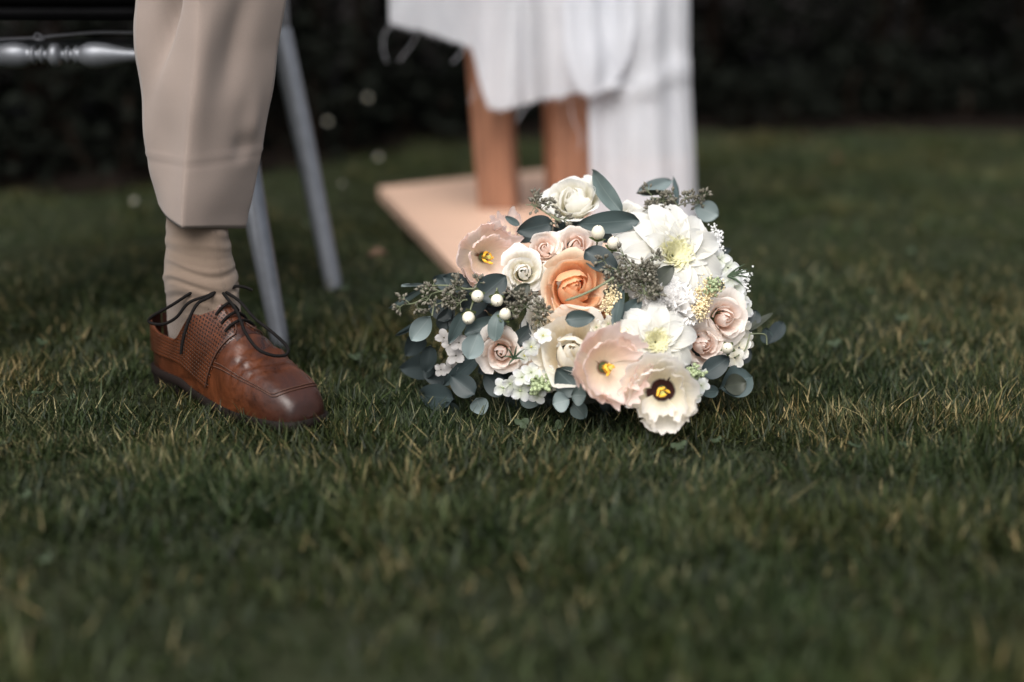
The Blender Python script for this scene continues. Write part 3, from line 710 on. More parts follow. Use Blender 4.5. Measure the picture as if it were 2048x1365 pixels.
# --- shoe
def leather_mat(name, perf=False):
    m, nt, N = nt_new(name); L = nt.links.new
    tc = N('ShaderNodeTexCoord'); uv = N('ShaderNodeUVMap'); sx = N('ShaderNodeSeparateXYZ'); L(uv.outputs[0], sx.inputs[0])
    no = N('ShaderNodeTexNoise'); no.inputs['Scale'].default_value = 16; no.inputs['Detail'].default_value = 9; no.inputs['Roughness'].default_value = .72; no.inputs['Distortion'].default_value = 1.2; L(tc.outputs['Object'], no.inputs['Vector'])
    cm = N('ShaderNodeMapRange'); cm.inputs[1].default_value = .33; cm.inputs[2].default_value = .68; L(no.outputs[0], cm.inputs[0]); c = mixc(N, L, cm.outputs[0], (.014, .0044, .0024), (.104, .028, .0078))
    # burnished dark toe, a hand-finished patina; darker towards the heel too
    mr = N('ShaderNodeValToRGB'); L(sx.outputs[1], mr.inputs[0]); e = mr.color_ramp.elements
    e[0].position = 0; e[0].color = (.8, .8, .8, 1); e[1].position = 1; e[1].color = (.85, .85, .85, 1)
    for p_, v_ in ((.12, .45), (.3, 0.08), (.76, 0.0), (.88, .55)):
        q = e.new(p_); q.color = (v_, v_, v_, 1)
    if not perf: c = mixc(N, L, mr.outputs[0], c, (.013, .0045, .004))
    p = N('ShaderNodeBsdfPrincipled'); rm = N('ShaderNodeMapRange'); rm.inputs[1].default_value = .3; rm.inputs[2].default_value = .7; rm.inputs[3].default_value = .24; rm.inputs[4].default_value = .5; L(no.outputs[0], rm.inputs[0]); L(rm.outputs[0], p.inputs['Roughness']); p.inputs['Coat Weight'].default_value = .05; p.inputs['Coat Roughness'].default_value = .3; p.inputs['Specular IOR Level'].default_value = .42
    b = N('ShaderNodeBump'); b.inputs['Strength'].default_value = .6; b.inputs['Distance'].default_value = .0022
    fn = N('ShaderNodeTexNoise'); fn.inputs['Scale'].default_value = 45; fn.inputs['Detail'].default_value = 8; L(tc.outputs['Object'], fn.inputs['Vector'])
    if perf:
        mp = N('ShaderNodeMapping'); mp.inputs['Scale'].default_value = (1, 1, 1); mp.inputs['Rotation'].default_value = (0, 0, .0); L(uv.outputs[0], mp.inputs[0])
        vo = N('ShaderNodeTexVoronoi', feature='F1'); vo.inputs['Scale'].default_value = 1; vo.inputs['Randomness'].default_value = 0.0; L(mp.outputs[0], vo.inputs['Vector'])
        st_ = N('ShaderNodeMapRange'); st_.inputs[1].default_value = .20; st_.inputs[2].default_value = .32; st_.inputs[3].default_value = 0; st_.inputs[4].default_value = 1; L(vo.outputs['Distance'], st_.inputs[0])
        c = mixc(N, L, st_.outputs[0], (.008, .003, .002), c)
        L(st_.outputs[0], b.inputs['Height']); b.inputs['Strength'].default_value = .7
    else:
        L(fn.outputs[0], b.inputs['Height'])
    L(c, p.inputs['Base Color']); L(b.outputs[0], p.inputs['Normal'])
    o = N('ShaderNodeOutputMaterial'); L(p.outputs[0], o.inputs[0]); return m
m_lea = leather_mat('brown_leather'); m_per = leather_mat('perforated_leather', True)
m_sole = mat('dark_sole', (.008, .005, .004), rough=.7, var=.3, spec=.15)
m_lace = mat('black_lace', (.005, .0042, .004), rough=.85, var=.3, vscale=300, bump=.4, bscale=900, spec=.15)
m_stitch = mat('brown_stitch', (.055, .020, .010), rough=.6, vscale=800, var=.4)
sw = smooth_interp([0, .012, .035, .08, .16, .3, .45, .58, .70, .82, .90, .95, .98, .995, 1.0], [.001, .014, .022, .029, .0335, .034, .037, .042, .0455, .0425, .0370, .0310, .0250, .0160, .0003])
sh = smooth_interp([0, .25, .36, .42, .50, .58, .66, .75, .85, .93, .98, 1.0], [.165, .165, .150, .134, .114, .096, .080, .066, .056, .046, .034, .016])
szb = smooth_interp([0, .28, .40, .6, 1.0], [.024, .022, .013, .008, .012])
stl = smooth_interp([0, .06, .16, .26, .34, .39, .42], [.086, .083, .072, .070, .096, .122, .136])
soff = smooth_interp([0, .4, .7, 1.0], [0, .002, .004, .0])
def S(s, th, off=0.0):
    """point on the shoe: s from heel to toe, th from the camera-side welt (0) over the instep (pi/2) to the far welt (pi)"""
    w, h, zb = sw(s), sh(s), szb(s)
    ey = .62 + .75 * gauss(s, .46, .13); ez = .82
    if s > .75: ey = .62 - .14 * min(1, (s - .75) / .2)
    c, sn = math.cos(th), max(0, math.sin(th))
    y = -w * math.copysign(abs(c) ** ey, c) + soff(s); z = zb + (h - zb) * sn ** ez
    # flexing creases across the vamp
    cr = gauss(s, .70, .07) * (.0036 * math.sin(s * 150 + 6 * math.cos(th) + 2 * math.sin(th * 3)) + .0016 * math.sin(s * 95 - 9 * math.cos(th) + 1)) * sn ** 1.2
    cr += .0022 * gauss(s, .63, .03) * gauss(th, 1.9, .5) - .003 * gauss(s, .655 + .02 * math.cos(th), .012) * sn
    x = s * SL
    n = Vector((0, -c * .9, sn)).normalized() if 0 < s < 1 else Vector((0, -c, sn))
    if s < .12: n = Vector((-1 + s / .12, -c, .15)).normalized()
    if s > .93: n = Vector(((s - .93) / .07 * .8, -c * .8, sn)).normalized()
    p = Vector((x, y, z)) + n * (cr + off)
    return HEEL + fdir * p.x + ldir * p.y + Vector((0, 0, p.z + SZ))
def th_top(s):
    """angle where the collar of the shoe ends (open for the ankle) on the camera side"""
    if s >= .42: return PI / 2
    r = (stl(s) - szb(s)) / (sh(s) - szb(s)); return math.asin(min(1, max(0, r)) ** (1 / .82))
so_ = empty('shoe', (HEEL.x, HEEL.y, 0), pe); sho = WORG[so_.name]
so_['label'] = 'polished brown leather lace-up shoe with perforated quarters'
ss = [0.5 - 0.5 * math.cos(PI * i / 84) for i in range(85)]
mb = MB(); rows, uvs = [], []
for s in ss:
    tt = th_top(s)
    # two sides joined over the top where closed
    if s < .42:
        A_ = [S(s, tt * k / 16) for k in range(17)]; B_ = [S(s, PI - tt * (16 - k) / 16) for k in range(17)]
    else:
        A_ = [S(s, PI / 2 * k / 16) for k in range(17)]; B_ = [S(s, PI / 2 + PI / 2 * k / 16) for k in range(17)]
    rows.append((A_, B_))
mb.grid([r[0] for r in rows], uvs=[[(k / 32, s) for k in range(17)] for s in ss])
mb.grid([r[1] for r in rows], uvs=[[(.5 + k / 32, s) for k in range(17)] for s in ss])
mb.build('vamp', m_lea, so_, sho)
# quarters: perforated lacing panels, 2.5 mm proud, with a real edge
def quarter(side):
    nt_, ns_ = 22, 40; rows, uvs = [], []
    g = .17
    for i in range(nt_ + 1):
        a = i / nt_; row = []; ur = []
        for j in range(ns_ + 1):
            b = j / ns_
            sf = .60 - .10 * (1 - a) ** 1.6 - .035 * max(0, (a - .86) / .14) ** 2
            s = .02 + (sf - .02) * b
            tmax = th_top(s) if s < .42 else PI / 2 - g * min(1, (s - .40) / .05 + .3)
            if s < .42: tmax = min(tmax, PI / 2 - g * max(0, (s - .38) / .04) * .3)
            th = .10 + (tmax - .10) * a
            if side < 0: th = PI - th
            edge = (a > .97 or b > .985)
            row.append(S(s, th, .0003 if edge else .0028)); ur.append((a, s))
        rows.append(row); uvs.append(ur)
    acc = [0.0] * (ns_ + 1)
    for i in range(nt_ + 1):
        for j in range(ns_ + 1):
            if i: acc[j] += (rows[i][j] - rows[i - 1][j]).length
            uvs[i][j] = (acc[j] / .0046, uvs[i][j][1] * SL / .0046)
    mb = MB(); mb.grid(rows, uvs=uvs); mb.build('quarter', m_per, so_, sho)
    # piping along the panel's edge
    e1 = [r[-1] for r in rows]; pts = [S(.60 - .10 * (1 - i / nt_) ** 1.6 - .035 * max(0, (i / nt_ - .86) / .14) ** 2 - .006, (lambda t: t if side > 0 else PI - t)(.10 + (PI / 2 - g - .10) * i / nt_), .0030) for i in range(nt_ + 1)]
    m2 = MB(); m2.tube(pts, .0009, 5); m2.build('edge_stitching', m_stitch, so_, sho)
    col = []
    for j in range(30):
        s = .005 + .405 * j / 29; t = th_top(s); col.append(S(s, t if side > 0 else PI - t, .0015))
    m3 = MB(); m3.tube(col, .0018, 6); m3.build('collar_piping', m_lea, so_, sho)
quarter(1); quarter(-1)
# tongue
mb = MB(); rows = []
for i in range(14):
    s = .37 + .24 * i / 13
    rows.append([S(max(s, .42) if s > .42 else .42, PI / 2 + q * .34, .0006) + (fdir * (s - .42) * SL + Vector((0, 0, -(s - .42) * SL * .75)) if s < .42 else Vector()) for q in (-1, -.6, -.2, .2, .6, 1)])
mb.grid(rows); mb.build('tongue', m_lea, so_, sho)
# apron seam (double stitched): back along each side and squared off across the toe
for dd in (0.0, .012):
    pts = []
    for i in range(30):
        a = i / 29; pts.append(S(.53 + (.37 - dd) * a, .40 + dd * 5 + .36 * math.sin(a * PI * .5), .0006))
    for i in range(1, 16):
        a = i / 15; th = .76 + dd * 5 + (PI - 1.52 - dd * 10) * a; pts.append(S(.90 - dd + .035 * math.sin(PI * a) ** .5, th, .0006))
    for i in range(1, 30):
        a = 1 - i / 29; pts.append(S(.53 + (.37 - dd) * a, PI - (.40 + dd * 5 + .36 * math.sin(a * PI * .5)), .0006))
    mb = MB(); mb.tube(pts, .00085, 5); mb.build('seam', m_stitch, so_, sho)
# sole and heel
def outline(s, grow): return (HEEL + fdir * (s * SL + (grow * (1 if s > .5 else -1) if s in (0, 1) else 0)), sw(s) + grow)
mb = MB(); ring = []
prof_s = [0] + ss[1:-1:2] + [1]
for s in prof_s: ring.append((s, -1))
for s in prof_s[::-1]: ring.append((s, 1))
def srow(dz, grow): return [HEEL + fdir * (s * SL + grow * (2 * s - 1)) + ldir * (soff(s) + sg * (sw(s) + grow)) + Vector((0, 0, max(0.0, szb(s) + SZ + dz))) for s, sg in ring]
rows = [srow(-.010, .002), srow(-.008, .0035), srow(-.001, .0035), srow(.002, .001)]
mb.grid(rows, close_u=True); mb.cap(rows[0][::-1]); mb.cap(rows[-1]); mb.build('sole', m_sole, so_, sho)
mb = MB(); hs_ = [s for s in prof_s if s < .27]; hr = [(s, -1) for s in hs_] + [(s, 1) for s in hs_[::-1]]
hrow = lambda z, grow: [HEEL + fdir * (s * SL + grow * (2 * s - 1)) + ldir * (soff(s) + sg * (sw(s) + grow)) + Vector((0, 0, z)) for s, sg in hr]
rows = [hrow(0, .001), hrow(.022, .002)]; mb.grid(rows, close_u=True); mb.cap(rows[0][::-1]); mb.cap(rows[1]); mb.build('heel', m_sole, so_, sho)
# laces: bars across the gap and a bow with loops
for s in (.435, .475, .515, .55):
    pts = [S(s + .010 * math.cos(q * PI / 2), PI / 2 + q * .52, .0036 + .0022 * (1 - q * q)) for q in np.linspace(-1, 1, 11)]
    mb = MB(); mb.tube(pts, .0019, 7); mb.build('lace', m_lace, so_, sho)
    for q in (-.56, .56):
        m2 = MB(); c = S(s, PI / 2 + q, .003); m2.tube([c + Vector((0, 0, -.001)), c + Vector((0, 0, .0008))], .0026, 8); m2.build('eyelet', m_stitch, so_, sho)
kn = S(.425, PI / 2, .0075)
def lace(pts, name='lace_loop', r=.0020):
    mb = MB(); mb.tube(spline(pts, 7), r, 7); mb.build(name, m_lace, so_, sho)
def KP(px, py, dt=0.0):
    t = (kn - Vector((0, 0, CAM_H))).dot(FW) + dt; return W(px, py, t)
mb = MB(); mb.tube(spline([kn + Vector((-.007, 0, 0)), kn + Vector((-.002, -.003, .003)), kn + Vector((.003, -.003, -.002)), kn + Vector((.008, 0, .001))], 5), .0034, 8); mb.build('lace_knot', m_lace, so_, sho)
kpx = 452; kpy = 590
lace([kn, KP(425, 577, -.005), KP(390, 582, -.01), KP(345, 610, -.004), KP(305, 633, .01), KP(299, 645, .012), KP(325, 649, .0), KP(352, 636, -.012), KP(378, 606, -.016), KP(420, 590, -.012), kn])
lace([kn, KP(478, 602, -.008), KP(508, 636, -.02), KP(548, 668, -.035), KP(574, 694, -.045), KP(572, 710, -.052), KP(545, 711, -.06), KP(515, 698, -.06), KP(490, 664, -.045), KP(472, 620, -.02), kn])
lace([kn, KP(420, 594, -.018), KP(395, 608, -.03), KP(378, 640, -.034), KP(366, 680, -.034), KP(362, 708, -.032)], 'lace_end')
lace([kn, KP(458, 578, .004), KP(472, 573, .008), KP(490, 575, .01), KP(505, 581, .012)], 'lace_end')
# --- the other leg, hips and jacket, all out of frame; the torso is added to cast shade
def mirrored(o, parent):
    c = o.copy(); sc.collection.objects.link(c); WORG[c.name] = Vector((2 * CX - WORG[o.name].x, WORG[o.name].y, WORG[o.name].z))
    if o.data:
        me = o.data.copy(); n_ = len(me.vertices); co = np.zeros(n_ * 3, np.float32); me.vertices.foreach_get('co', co); co[0::3] *= -1; me.vertices.foreach_set('co', co); me.flip_normals(); me.update(); c.data = me
    place(c, parent, WORG[c.name])
    for k in [q for q in list(sc.objects) if q.parent == o]: mirrored(k, c)
    return c
for q in [q for q in list(sc.objects) if q.parent == pe]: mirrored(q, pe)
m_torso = fabric_mat('unseen_torso_cloth', lin((150, 130, 118)), 420, .12)
def loft(name, secs, m):
    mb = MB(); rows = [[Vector((cx + rx * math.copysign(abs(math.cos(a)) ** .8, math.cos(a)), cy + ry * math.copysign(abs(math.sin(a)) ** .8, math.sin(a)), z)) for a in np.linspace(0, 2 * PI, 32, endpoint=False)] for cx, cy, z, rx, ry in secs]
    mb.grid(rows, close_u=True); mb.cap(rows[0][::-1]); mb.cap(rows[-1]); mb.build(name, m, pe, peo)
yh_ = YB - .10
loft('trouser_seat', [(CX, yh_, SEAT_Z + .07, .15, .12), (CX, yh_, SEAT_Z + .10, .19, .15), (CX, yh_, SEAT_Z + .18, .195, .15), (CX, yh_ + .02, SEAT_Z + .26, .17, .13)], m_trs)
loft('unseen_torso', [(CX, yh_ + .02, SEAT_Z + .20, .20, .155), (CX, yh_ + .02, SEAT_Z + .32, .185, .14), (CX, yh_ + .01, SEAT_Z + .50, .22, .145), (CX, yh_ + .02, SEAT_Z + .62, .235, .125), (CX, yh_ + .02, SEAT_Z + .69, .17, .09), (CX, yh_ + .02, SEAT_Z + .72, .07, .065)], m_torso)
tag(pe, 'seated person in beige trousers and sock wearing a brown lace-up shoe', 'person')

# ================================================================== THE BOUQUET
bq = empty('bouquet', (.10, 1.80, 0)); bo = WORG[bq.name]
BCX, BCY, BT = 1185, 620, 1.78
def depth_at(px, py):
    dx, dy = (px - BCX) / 400, (py - BCY) / 290
    k = max(0.0, 1 - dx * dx - dy * dy)
    return BT - .13 * math.sqrt(k) + .03 - .05 * max(-1, min(1, dy))
def dome_n(px, py):
    dx, dy = (px - BCX) / 400, (py - BCY) / 290
    return Vector((dx * .9, -1, -.75 * dy + .28)).normalized()
CW = lambda *c: tuple(c)
WHITE = petal_mat('white_petal', (.84, .80, .64), (.90, .89, .86))
IVORY = petal_mat('ivory_petal', (.88, .78, .58), (.90, .87, .80))
BLUSH = petal_mat('blush_petal', (.90, .75, .64), (.92, .86, .81))
BLUSHI = petal_mat('blush_inner_petal', (.90, .66, .53), (.92, .83, .78))
PEACH = petal_mat('peach_petal', (.80, .36, .13), (.90, .57, .34))
PEACHO = petal_mat('pale_peach_petal', (.88, .58, .34), (.91, .75, .58))
DAHL = petal_mat('dahlia_petal', (.76, .72, .56), (.77, .77, .755), mid=.3)
DAHLC = petal_mat('dahlia_heart', (.66, .65, .26), (.88, .86, .68))
CARN = petal_mat('carnation_petal', (.90, .87, .84), (.93, .92, .91), trans=.32)
LISP = petal_mat('pink_lisianthus_petal', (.87, .76, .60), (.91, .76, .72), throat=(.22, .10, .05), throat_at=.05)
LISC = petal_mat('cream_lisianthus_petal', (.87, .81, .62), (.91, .88, .845), throat=(.055, .018, .016), throat_at=.20)
STOCK = petal_mat('stock_petal', (.66, .70, .56), (.82, .83, .86))
SHADEP = petal_mat('shaded_floret_petal', (.40, .38, .36), (.60, .58, .57))  # shade of the bouquet's left side put into the petal colour
m_stamen = mat('yellow_stamen', (.80, .42, .03), rough=.6); m_pistil = mat('olive_pistil', (.45, .42, .10), rough=.6)
m_berry = mat('cream_berry', (.70, .66, .54), rough=.35, var=.08, spec=.5); m_btip = mat('berry_tip', (.03, .02, .015), rough=.6)
m_sepal = leaf_mat('sepal', (.075, .10, .035), (.12, .15, .06))
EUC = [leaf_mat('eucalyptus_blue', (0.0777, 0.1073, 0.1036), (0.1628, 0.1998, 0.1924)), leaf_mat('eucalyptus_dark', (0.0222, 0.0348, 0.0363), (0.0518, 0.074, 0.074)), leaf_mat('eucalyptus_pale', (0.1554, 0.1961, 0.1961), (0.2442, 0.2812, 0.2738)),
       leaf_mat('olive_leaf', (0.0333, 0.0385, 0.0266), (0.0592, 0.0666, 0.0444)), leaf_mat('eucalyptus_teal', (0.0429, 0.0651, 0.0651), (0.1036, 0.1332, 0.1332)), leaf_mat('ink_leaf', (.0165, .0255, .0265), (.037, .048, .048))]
m_seed = mat('eucalyptus_seed', (.135, .125, .095), rough=.6, var=.35, vscale=120); m_twig = mat('green_twig', (.15, .17, .10), rough=.6)
m_astil = mat('cream_astilbe', (.78, .66, .42), rough=.8, var=.2); m_gyp = mat('white_floret', (.80, .80, .80), rough=.7)
m_bud = mat('green_bud', (.30, .36, .20), rough=.6, var=.3); m_rosem = mat('rosemary', (.045, .075, .040), rough=.6)

def cup_petal(c, M, phi, w, r0, r1, h, flare, curl, seed, nu=9, nv=9, tuck=.06, point=.0, bow=.8, ruf=0.0, close=0.0):
    rows, uvs = [], []
    for j in range(nv):
        v = j / (nv - 1); r_, u_ = [], []
        for i in range(nu):
            u = -1 + 2 * i / (nu - 1)
            vm = 1 - .22 * abs(u) ** 2.6 + point * gauss(u, 0, .22) + .05 * noise.noise(Vector((u * 4.5, seed * 5.3, 1.0)))
            vv = v * vm
            rr = r0 + (r1 - r0) * math.sin(min(1, vv) * PI / 2) ** bow
            rr *= 1 - close * max(0, vv - .45) ** 2 / .30
            rr += flare * max(0, vv - .50) ** 2 / .25
            rr *= 1 + u * tuck
            z = h * vv - curl * max(0, vv - .72) ** 2 / .08
            nz = noise.noise(Vector((u * 1.7 + seed, vv * 2.2, seed * 3.1)))
            rr *= 1 + .12 * nz * vv; z += .10 * h * nz * vv
            if ruf: z += ruf * vv * vv * math.sin(u * 7 + seed); rr += ruf * .5 * vv * math.cos(u * 9 + seed * 2)
            a = phi + u * w * (.75 + .25 * math.sin(min(1, vv + .15) * PI / 2))
            r_.append(c + M @ Vector((rr * math.cos(a), rr * math.sin(a), z))); u_.append((i / (nu - 1), v))
        rows.append(r_); uvs.append(u_)
    return rows, uvs
def anchor_mb(c, M, r):
    """receptacle: a small cup that joins the petals at their base"""
    mb = MB(); mb.lathe([(.0008, -.5 * r), (.18 * r, -.42 * r), (.30 * r, -.15 * r), (.22 * r, .05 * r), (.0008, .1 * r)], Matrix.Translation(c) @ M.to_4x4(), 10); return mb
def rose(px, py, rpx, n, m_in, m_out, label, dt=0.0, spin=0.0, open_=1.0, heart_h=1.0, n_out=12, hs=1.0):
    t = depth_at(px, py) + dt; c = W(px, py, t); r = rpx * 1.10 * t / FPX
    M = frame(n, spin); c = c - M @ Vector((0, 0, r * .50))
    root = empty('rose', c, bq); root['label'] = label
    a = anchor_mb(c, M, r); a.build('receptacle', m_sepal, root, c)
    # closed spiral heart: each petal wraps further round and leans over the bud
    mb = MB()
    nh = int(7 * hs)
    for q in range(nh):
        f = q / (nh - 1); rr = r * hs * (.07 + .31 * f)
        rows, uvs = cup_petal(c, M, spin + q * 2.1 + R.uniform(-.3, .3), 1.45 - .40 * f, rr * .8, rr, r * (.88 * heart_h - .08 * f * f + R.uniform(-.05, .05)), 0.0, 0.0, q + px * .01, nu=11, nv=10, tuck=.22 - .06 * f, close=.92 - .52 * f)
        mb.grid(rows, uvs=uvs)
    mb.build('petal_heart', m_in, root, c)
    for q in range(n_out):
        f = q / (n_out - 1); rr = r * (.42 * hs + (.82 - .42 * hs) * f ** .9) * R.uniform(.93, 1.05)
        rows, uvs = cup_petal(c, M, spin + 1 + q * 2.4 + R.uniform(-.25, .25), R.uniform(.88, 1.12) - .10 * f, rr * .62, rr, r * (.80 - .34 * f * open_ + R.uniform(-.06, .06)), r * (.03 + R.uniform(.18, .38) * f * open_), r * (.02 + R.uniform(.04, .26) * f * open_), q * 1.7 + py * .01, nu=13, nv=11, tuck=R.uniform(.04, .16), point=R.uniform(0, .10), ruf=r * .035 * f)
        mm = MB(); mm.grid(rows, uvs=uvs)
        mm.build('petal', m_in if f < .25 else m_out, root, c)
    return root
def lisianthus(px, py, rpx, n, m, label, dt=0.0, spin=0.0, np_=5, fringe=.06, stam=True, deep=.70):
    t = depth_at(px, py) + dt; c = W(px, py, t); r = rpx * t / FPX
    M = frame(n, spin); c = c - M @ Vector((0, 0, r * .35))
    root = empty('lisianthus', c, bq); root['label'] = label
    anchor_mb(c, M, r * .6).build('receptacle', m_sepal, root, c)
    for q in range(np_ + 3):
        inner_ = q >= np_; nn = 3 if inner_ else np_
        mm = MB(); rows, uvs = [], []; phi = spin + (q + (.5 if inner_ else 0)) * 2 * PI / nn + R.uniform(-.22, .22); sd_ = R.random() * 40
        lay = (.74 if inner_ else 1.0) * R.uniform(.88, 1.06); tilt = R.uniform(-.10, .16); hw = (1.15 if inner_ else 1.02) * R.uniform(.9, 1.1)
        nu, nv = 31, 13
        for j in range(nv):
            v = j / (nv - 1); rr_, uu_ = [], []
            for i in range(nu):
                u = -1 + 2 * i / (nu - 1)
                vm = 1 - .10 * abs(u) ** 3 + fringe * (.9 * noise.noise(Vector((u * 16, sd_, 0))) + .9 * noise.noise(Vector((u * 5, sd_, 3))))
                vv = v * vm
                rad_ = r * lay * (.10 + .88 * math.sin(min(1.1, vv) * PI / 2) ** .85) + r * tilt * vv * vv * .5
                z = r * deep * (1 - math.cos(min(1.1, vv) * PI / 2)) * (1.10 if inner_ else 1) - r * tilt * vv * vv * .6
                e_ = vv ** 2.2 * r
                ruf = e_ * (.32 * noise.noise(Vector((u * 2.1, vv * 1.5, sd_))) + .24 * noise.noise(Vector((u * 5.5, vv * 2, sd_ + 5))) + .09 * noise.noise(Vector((u * 13, 0, sd_))))
                a = phi + u * hw * (.8 + .2 * vv)
                rr_.append(c + M @ Vector(((rad_ + ruf * .7) * math.cos(a), (rad_ + ruf * .7) * math.sin(a), z + ruf))); uu_.append((i / (nu - 1), v))
            rows.append(rr_); uvs.append(uu_)
        mm.grid(rows, uvs=uvs); mm.build('petal', m, root, c)
    if stam:
        for q in range(6):
            a = q * 2 * PI / 6 + spin; mm = MB()
            b0 = c + M @ Vector((.06 * r * math.cos(a), .06 * r * math.sin(a), .05 * r)); b1 = c + M @ Vector((R.uniform(.05, .17) * r * math.cos(a), R.uniform(.05, .17) * r * math.sin(a), R.uniform(.34, .50) * r))
            mm.tube([b0, b0.lerp(b1, .5), b1], .0007, 5); d = (b1 - b0).normalized()
            sd2 = M @ Vector((-math.sin(a), math.cos(a), 0))
            sd2 = (sd2 + Vector((R.uniform(-.8, .8), 0, R.uniform(-.8, .8)))).normalized(); mm.tube([b1 - sd2 * r * .07, b1 + d * .001, b1 + sd2 * r * .08 + d * .002], [.0008, .0019, .0009], 7)
            mm.build('stamen', m_stamen, root, c)
        mm = MB(); mm.tube([c, c + M @ Vector((0, 0, .25 * r)), c + M @ Vector((.02 * r, 0, .5 * r))], [.0022, .0014, .0026], 8); mm.build('pistil', m_pistil, root, c)
    return root
def dahlia(px, py, rpx, n, rings, label, dt=0.0, spin=0.0, wide=.42):
    t = depth_at(px, py) + dt; c = W(px, py, t); r = rpx * t / FPX; M = frame(n, spin); c = c - M @ Vector((0, 0, r * .15))
    root = empty('dahlia', c, bq); root['label'] = label
    mb = MB(); mb.lathe([(.001, -.25 * r), (.2 * r, -.16 * r), (.24 * r, 0), (.12 * r, .07 * r), (.001, .09 * r)], Matrix.Translation(c) @ M.to_4x4(), 14); mb.build('receptacle', m_sepal, root, c)
    def pet(ph, length, elev, w, cup, seed):
        rows, uvs = [], []
        for j in range(11):
            v = j / 10; rr_, uu_ = [], []
            wv = w * (math.sin(PI * min(1, .10 + .86 * v)) ** .62) * (1 if v < .93 else .62) * (.55 + .45 * min(1, v * 2.2))
            el = elev - .45 * v * v + .3 * (1 - v)
            for i in range(7):
                u = -1 + 2 * i / 6
                rad_ = length * v; z = math.sin(el) * length * v + cup * w * (u * u) * (1 - .5 * v) + .04 * length * noise.noise(Vector((u, v * 2, seed)))
                base = .03 * r
                x = base + math.cos(el) * rad_; y = u * wv + .03 * length * noise.noise(Vector((seed, v * 2, 1)))
                rr_.append(c + M @ Vector((x * math.cos(ph) - y * math.sin(ph), x * math.sin(ph) + y * math.cos(ph), z))); uu_.append((i / 6, v))
            rows.append(rr_); uvs.append(uu_)
        return rows, uvs
    for (k, ln, el, wd, cup) in rings:
        off = R.random()
        for q in range(k):
            rows, uvs = pet((q + off) * 2 * PI / k + R.uniform(-.09, .09), r * ln * R.uniform(.93, 1.05), el + R.uniform(-.08, .08), r * wd * .5, cup, R.random() * 9)
            mm = MB(); mm.grid(rows, uvs=uvs); mm.build('petal', DAHL, root, c)
    mb = MB()
    for q in range(44):
        f = q / 43; rows, uvs = pet(q * 2.4, r * (.17 + .20 * f), 1.70 - .60 * f, r * (.060 + .075 * f), .9, q)
        mb.grid(rows, uvs=uvs)
    mb.build('petal_heart', DAHLC, root, c)
    return root
def carnation(px, py, rpx, n, m, label, dt=0.0, spin=0.0, count=46):
    t = depth_at(px, py) + dt; c = W(px, py, t); r = rpx * t / FPX; M = frame(n, spin); c = c - M @ Vector((0, 0, r * .55))
    root = empty('carnation', c, bq); root['label'] = label
    anchor_mb(c, M, r).build('receptacle', m_sepal, root, c)
    inner_ = MB()
    for q in range(count):
        f = q / (count - 1); el = 1.50 - 1.30 * f ** .75; ph = q * 2.4 + R.uniform(-.3, .3); sd_ = R.random() * 40
        ax = Vector((math.cos(el) * math.cos(ph), math.cos(el) * math.sin(ph), math.sin(el)))          # the petal stands out along this direction
        sw_ = ax.orthogonal().normalized(); wa = R.uniform(0, 2 * PI) if f < .6 else 0.0
        if f >= .6: sw_ = Vector((-math.sin(ph), math.cos(ph), 0))
        th_ = ax.cross(sw_); wd_ = sw_ * math.cos(wa) + th_ * math.sin(wa); dp_ = ax.cross(wd_)
        ln = r * R.uniform(.80, .95) * (1 + .08 * f); w = r * R.uniform(.34, .46) * (1 + .2 * f)
        rows, uvs = [], []
        for j in range(9):
            v = j / 8; rr_, uu_ = [], []
            for i in range(25):
                u = -1 + 2 * i / 24
                vv = v * (1 - .10 * u * u + .05 * noise.noise(Vector((u * 14, sd_, 0))))
                wav = r * vv ** 2 * (.16 * math.sin(u * 5.5 + sd_) + .22 * noise.noise(Vector((u * 4.2, vv, sd_))) + .07 * math.sin(u * 13 + sd_ * 2))
                p = ax * ln * vv * (1 - .06 * u * u) + wd_ * u * w * (.10 + .90 * vv ** 1.5) + dp_ * wav
                rr_.append(c + M @ p); uu_.append((i / 24, v))
            rows.append(rr_); uvs.append(uu_)
        if q < count - 16: inner_.grid(rows, uvs=uvs)
        else:
            mm = MB(); mm.grid(rows, uvs=uvs); mm.build('petal', m, root, c)
    inner_.build('petal_heart', m, root, c)
    return root
def floret_cluster(name, pts, rpx, m, label, heart=None, np_=4):
    """loose cluster of small four-petalled flowers; pts: (px, py, dt)"""
    cs = [W(x, y, depth_at(x, y) + d) for x, y, d in pts]; c0 = sum(cs, Vector()) / len(cs)
    root = empty(name, c0, bq); root['label'] = label
    for c in cs:
        r = rpx * R.uniform(.8, 1.15) * 1.72 / FPX; M = frame(Vector((R.uniform(-.8, .8), -1, R.uniform(-.2, .9))), R.random() * 6)
        mb = MB()
        for q in range(np_):
            ph = q * 2 * PI / np_; rows = []
            for v in np.linspace(0, 1, 6):
                w = r * .46 * math.sin(PI * min(.9, .08 + .8 * v)); rows.append([c + M @ (Matrix.Rotation(ph, 3, 'Z') @ Vector((r * (.08 + .92 * v), u * w, r * (.25 * v - .2 * v * v + .10 * u * u + .10 * math.sin(u * 4 + q) * v)))) for u in (-1, -.5, 0, .5, 1)])
            mb.grid(rows)
        mb.build('floret', m, root, c0)
        if heart:
            m2 = MB(); m2.ico(c + M @ Vector((0, 0, r * .06)), r * .13); m2.build('floret_heart', heart, root, c0)
    return root
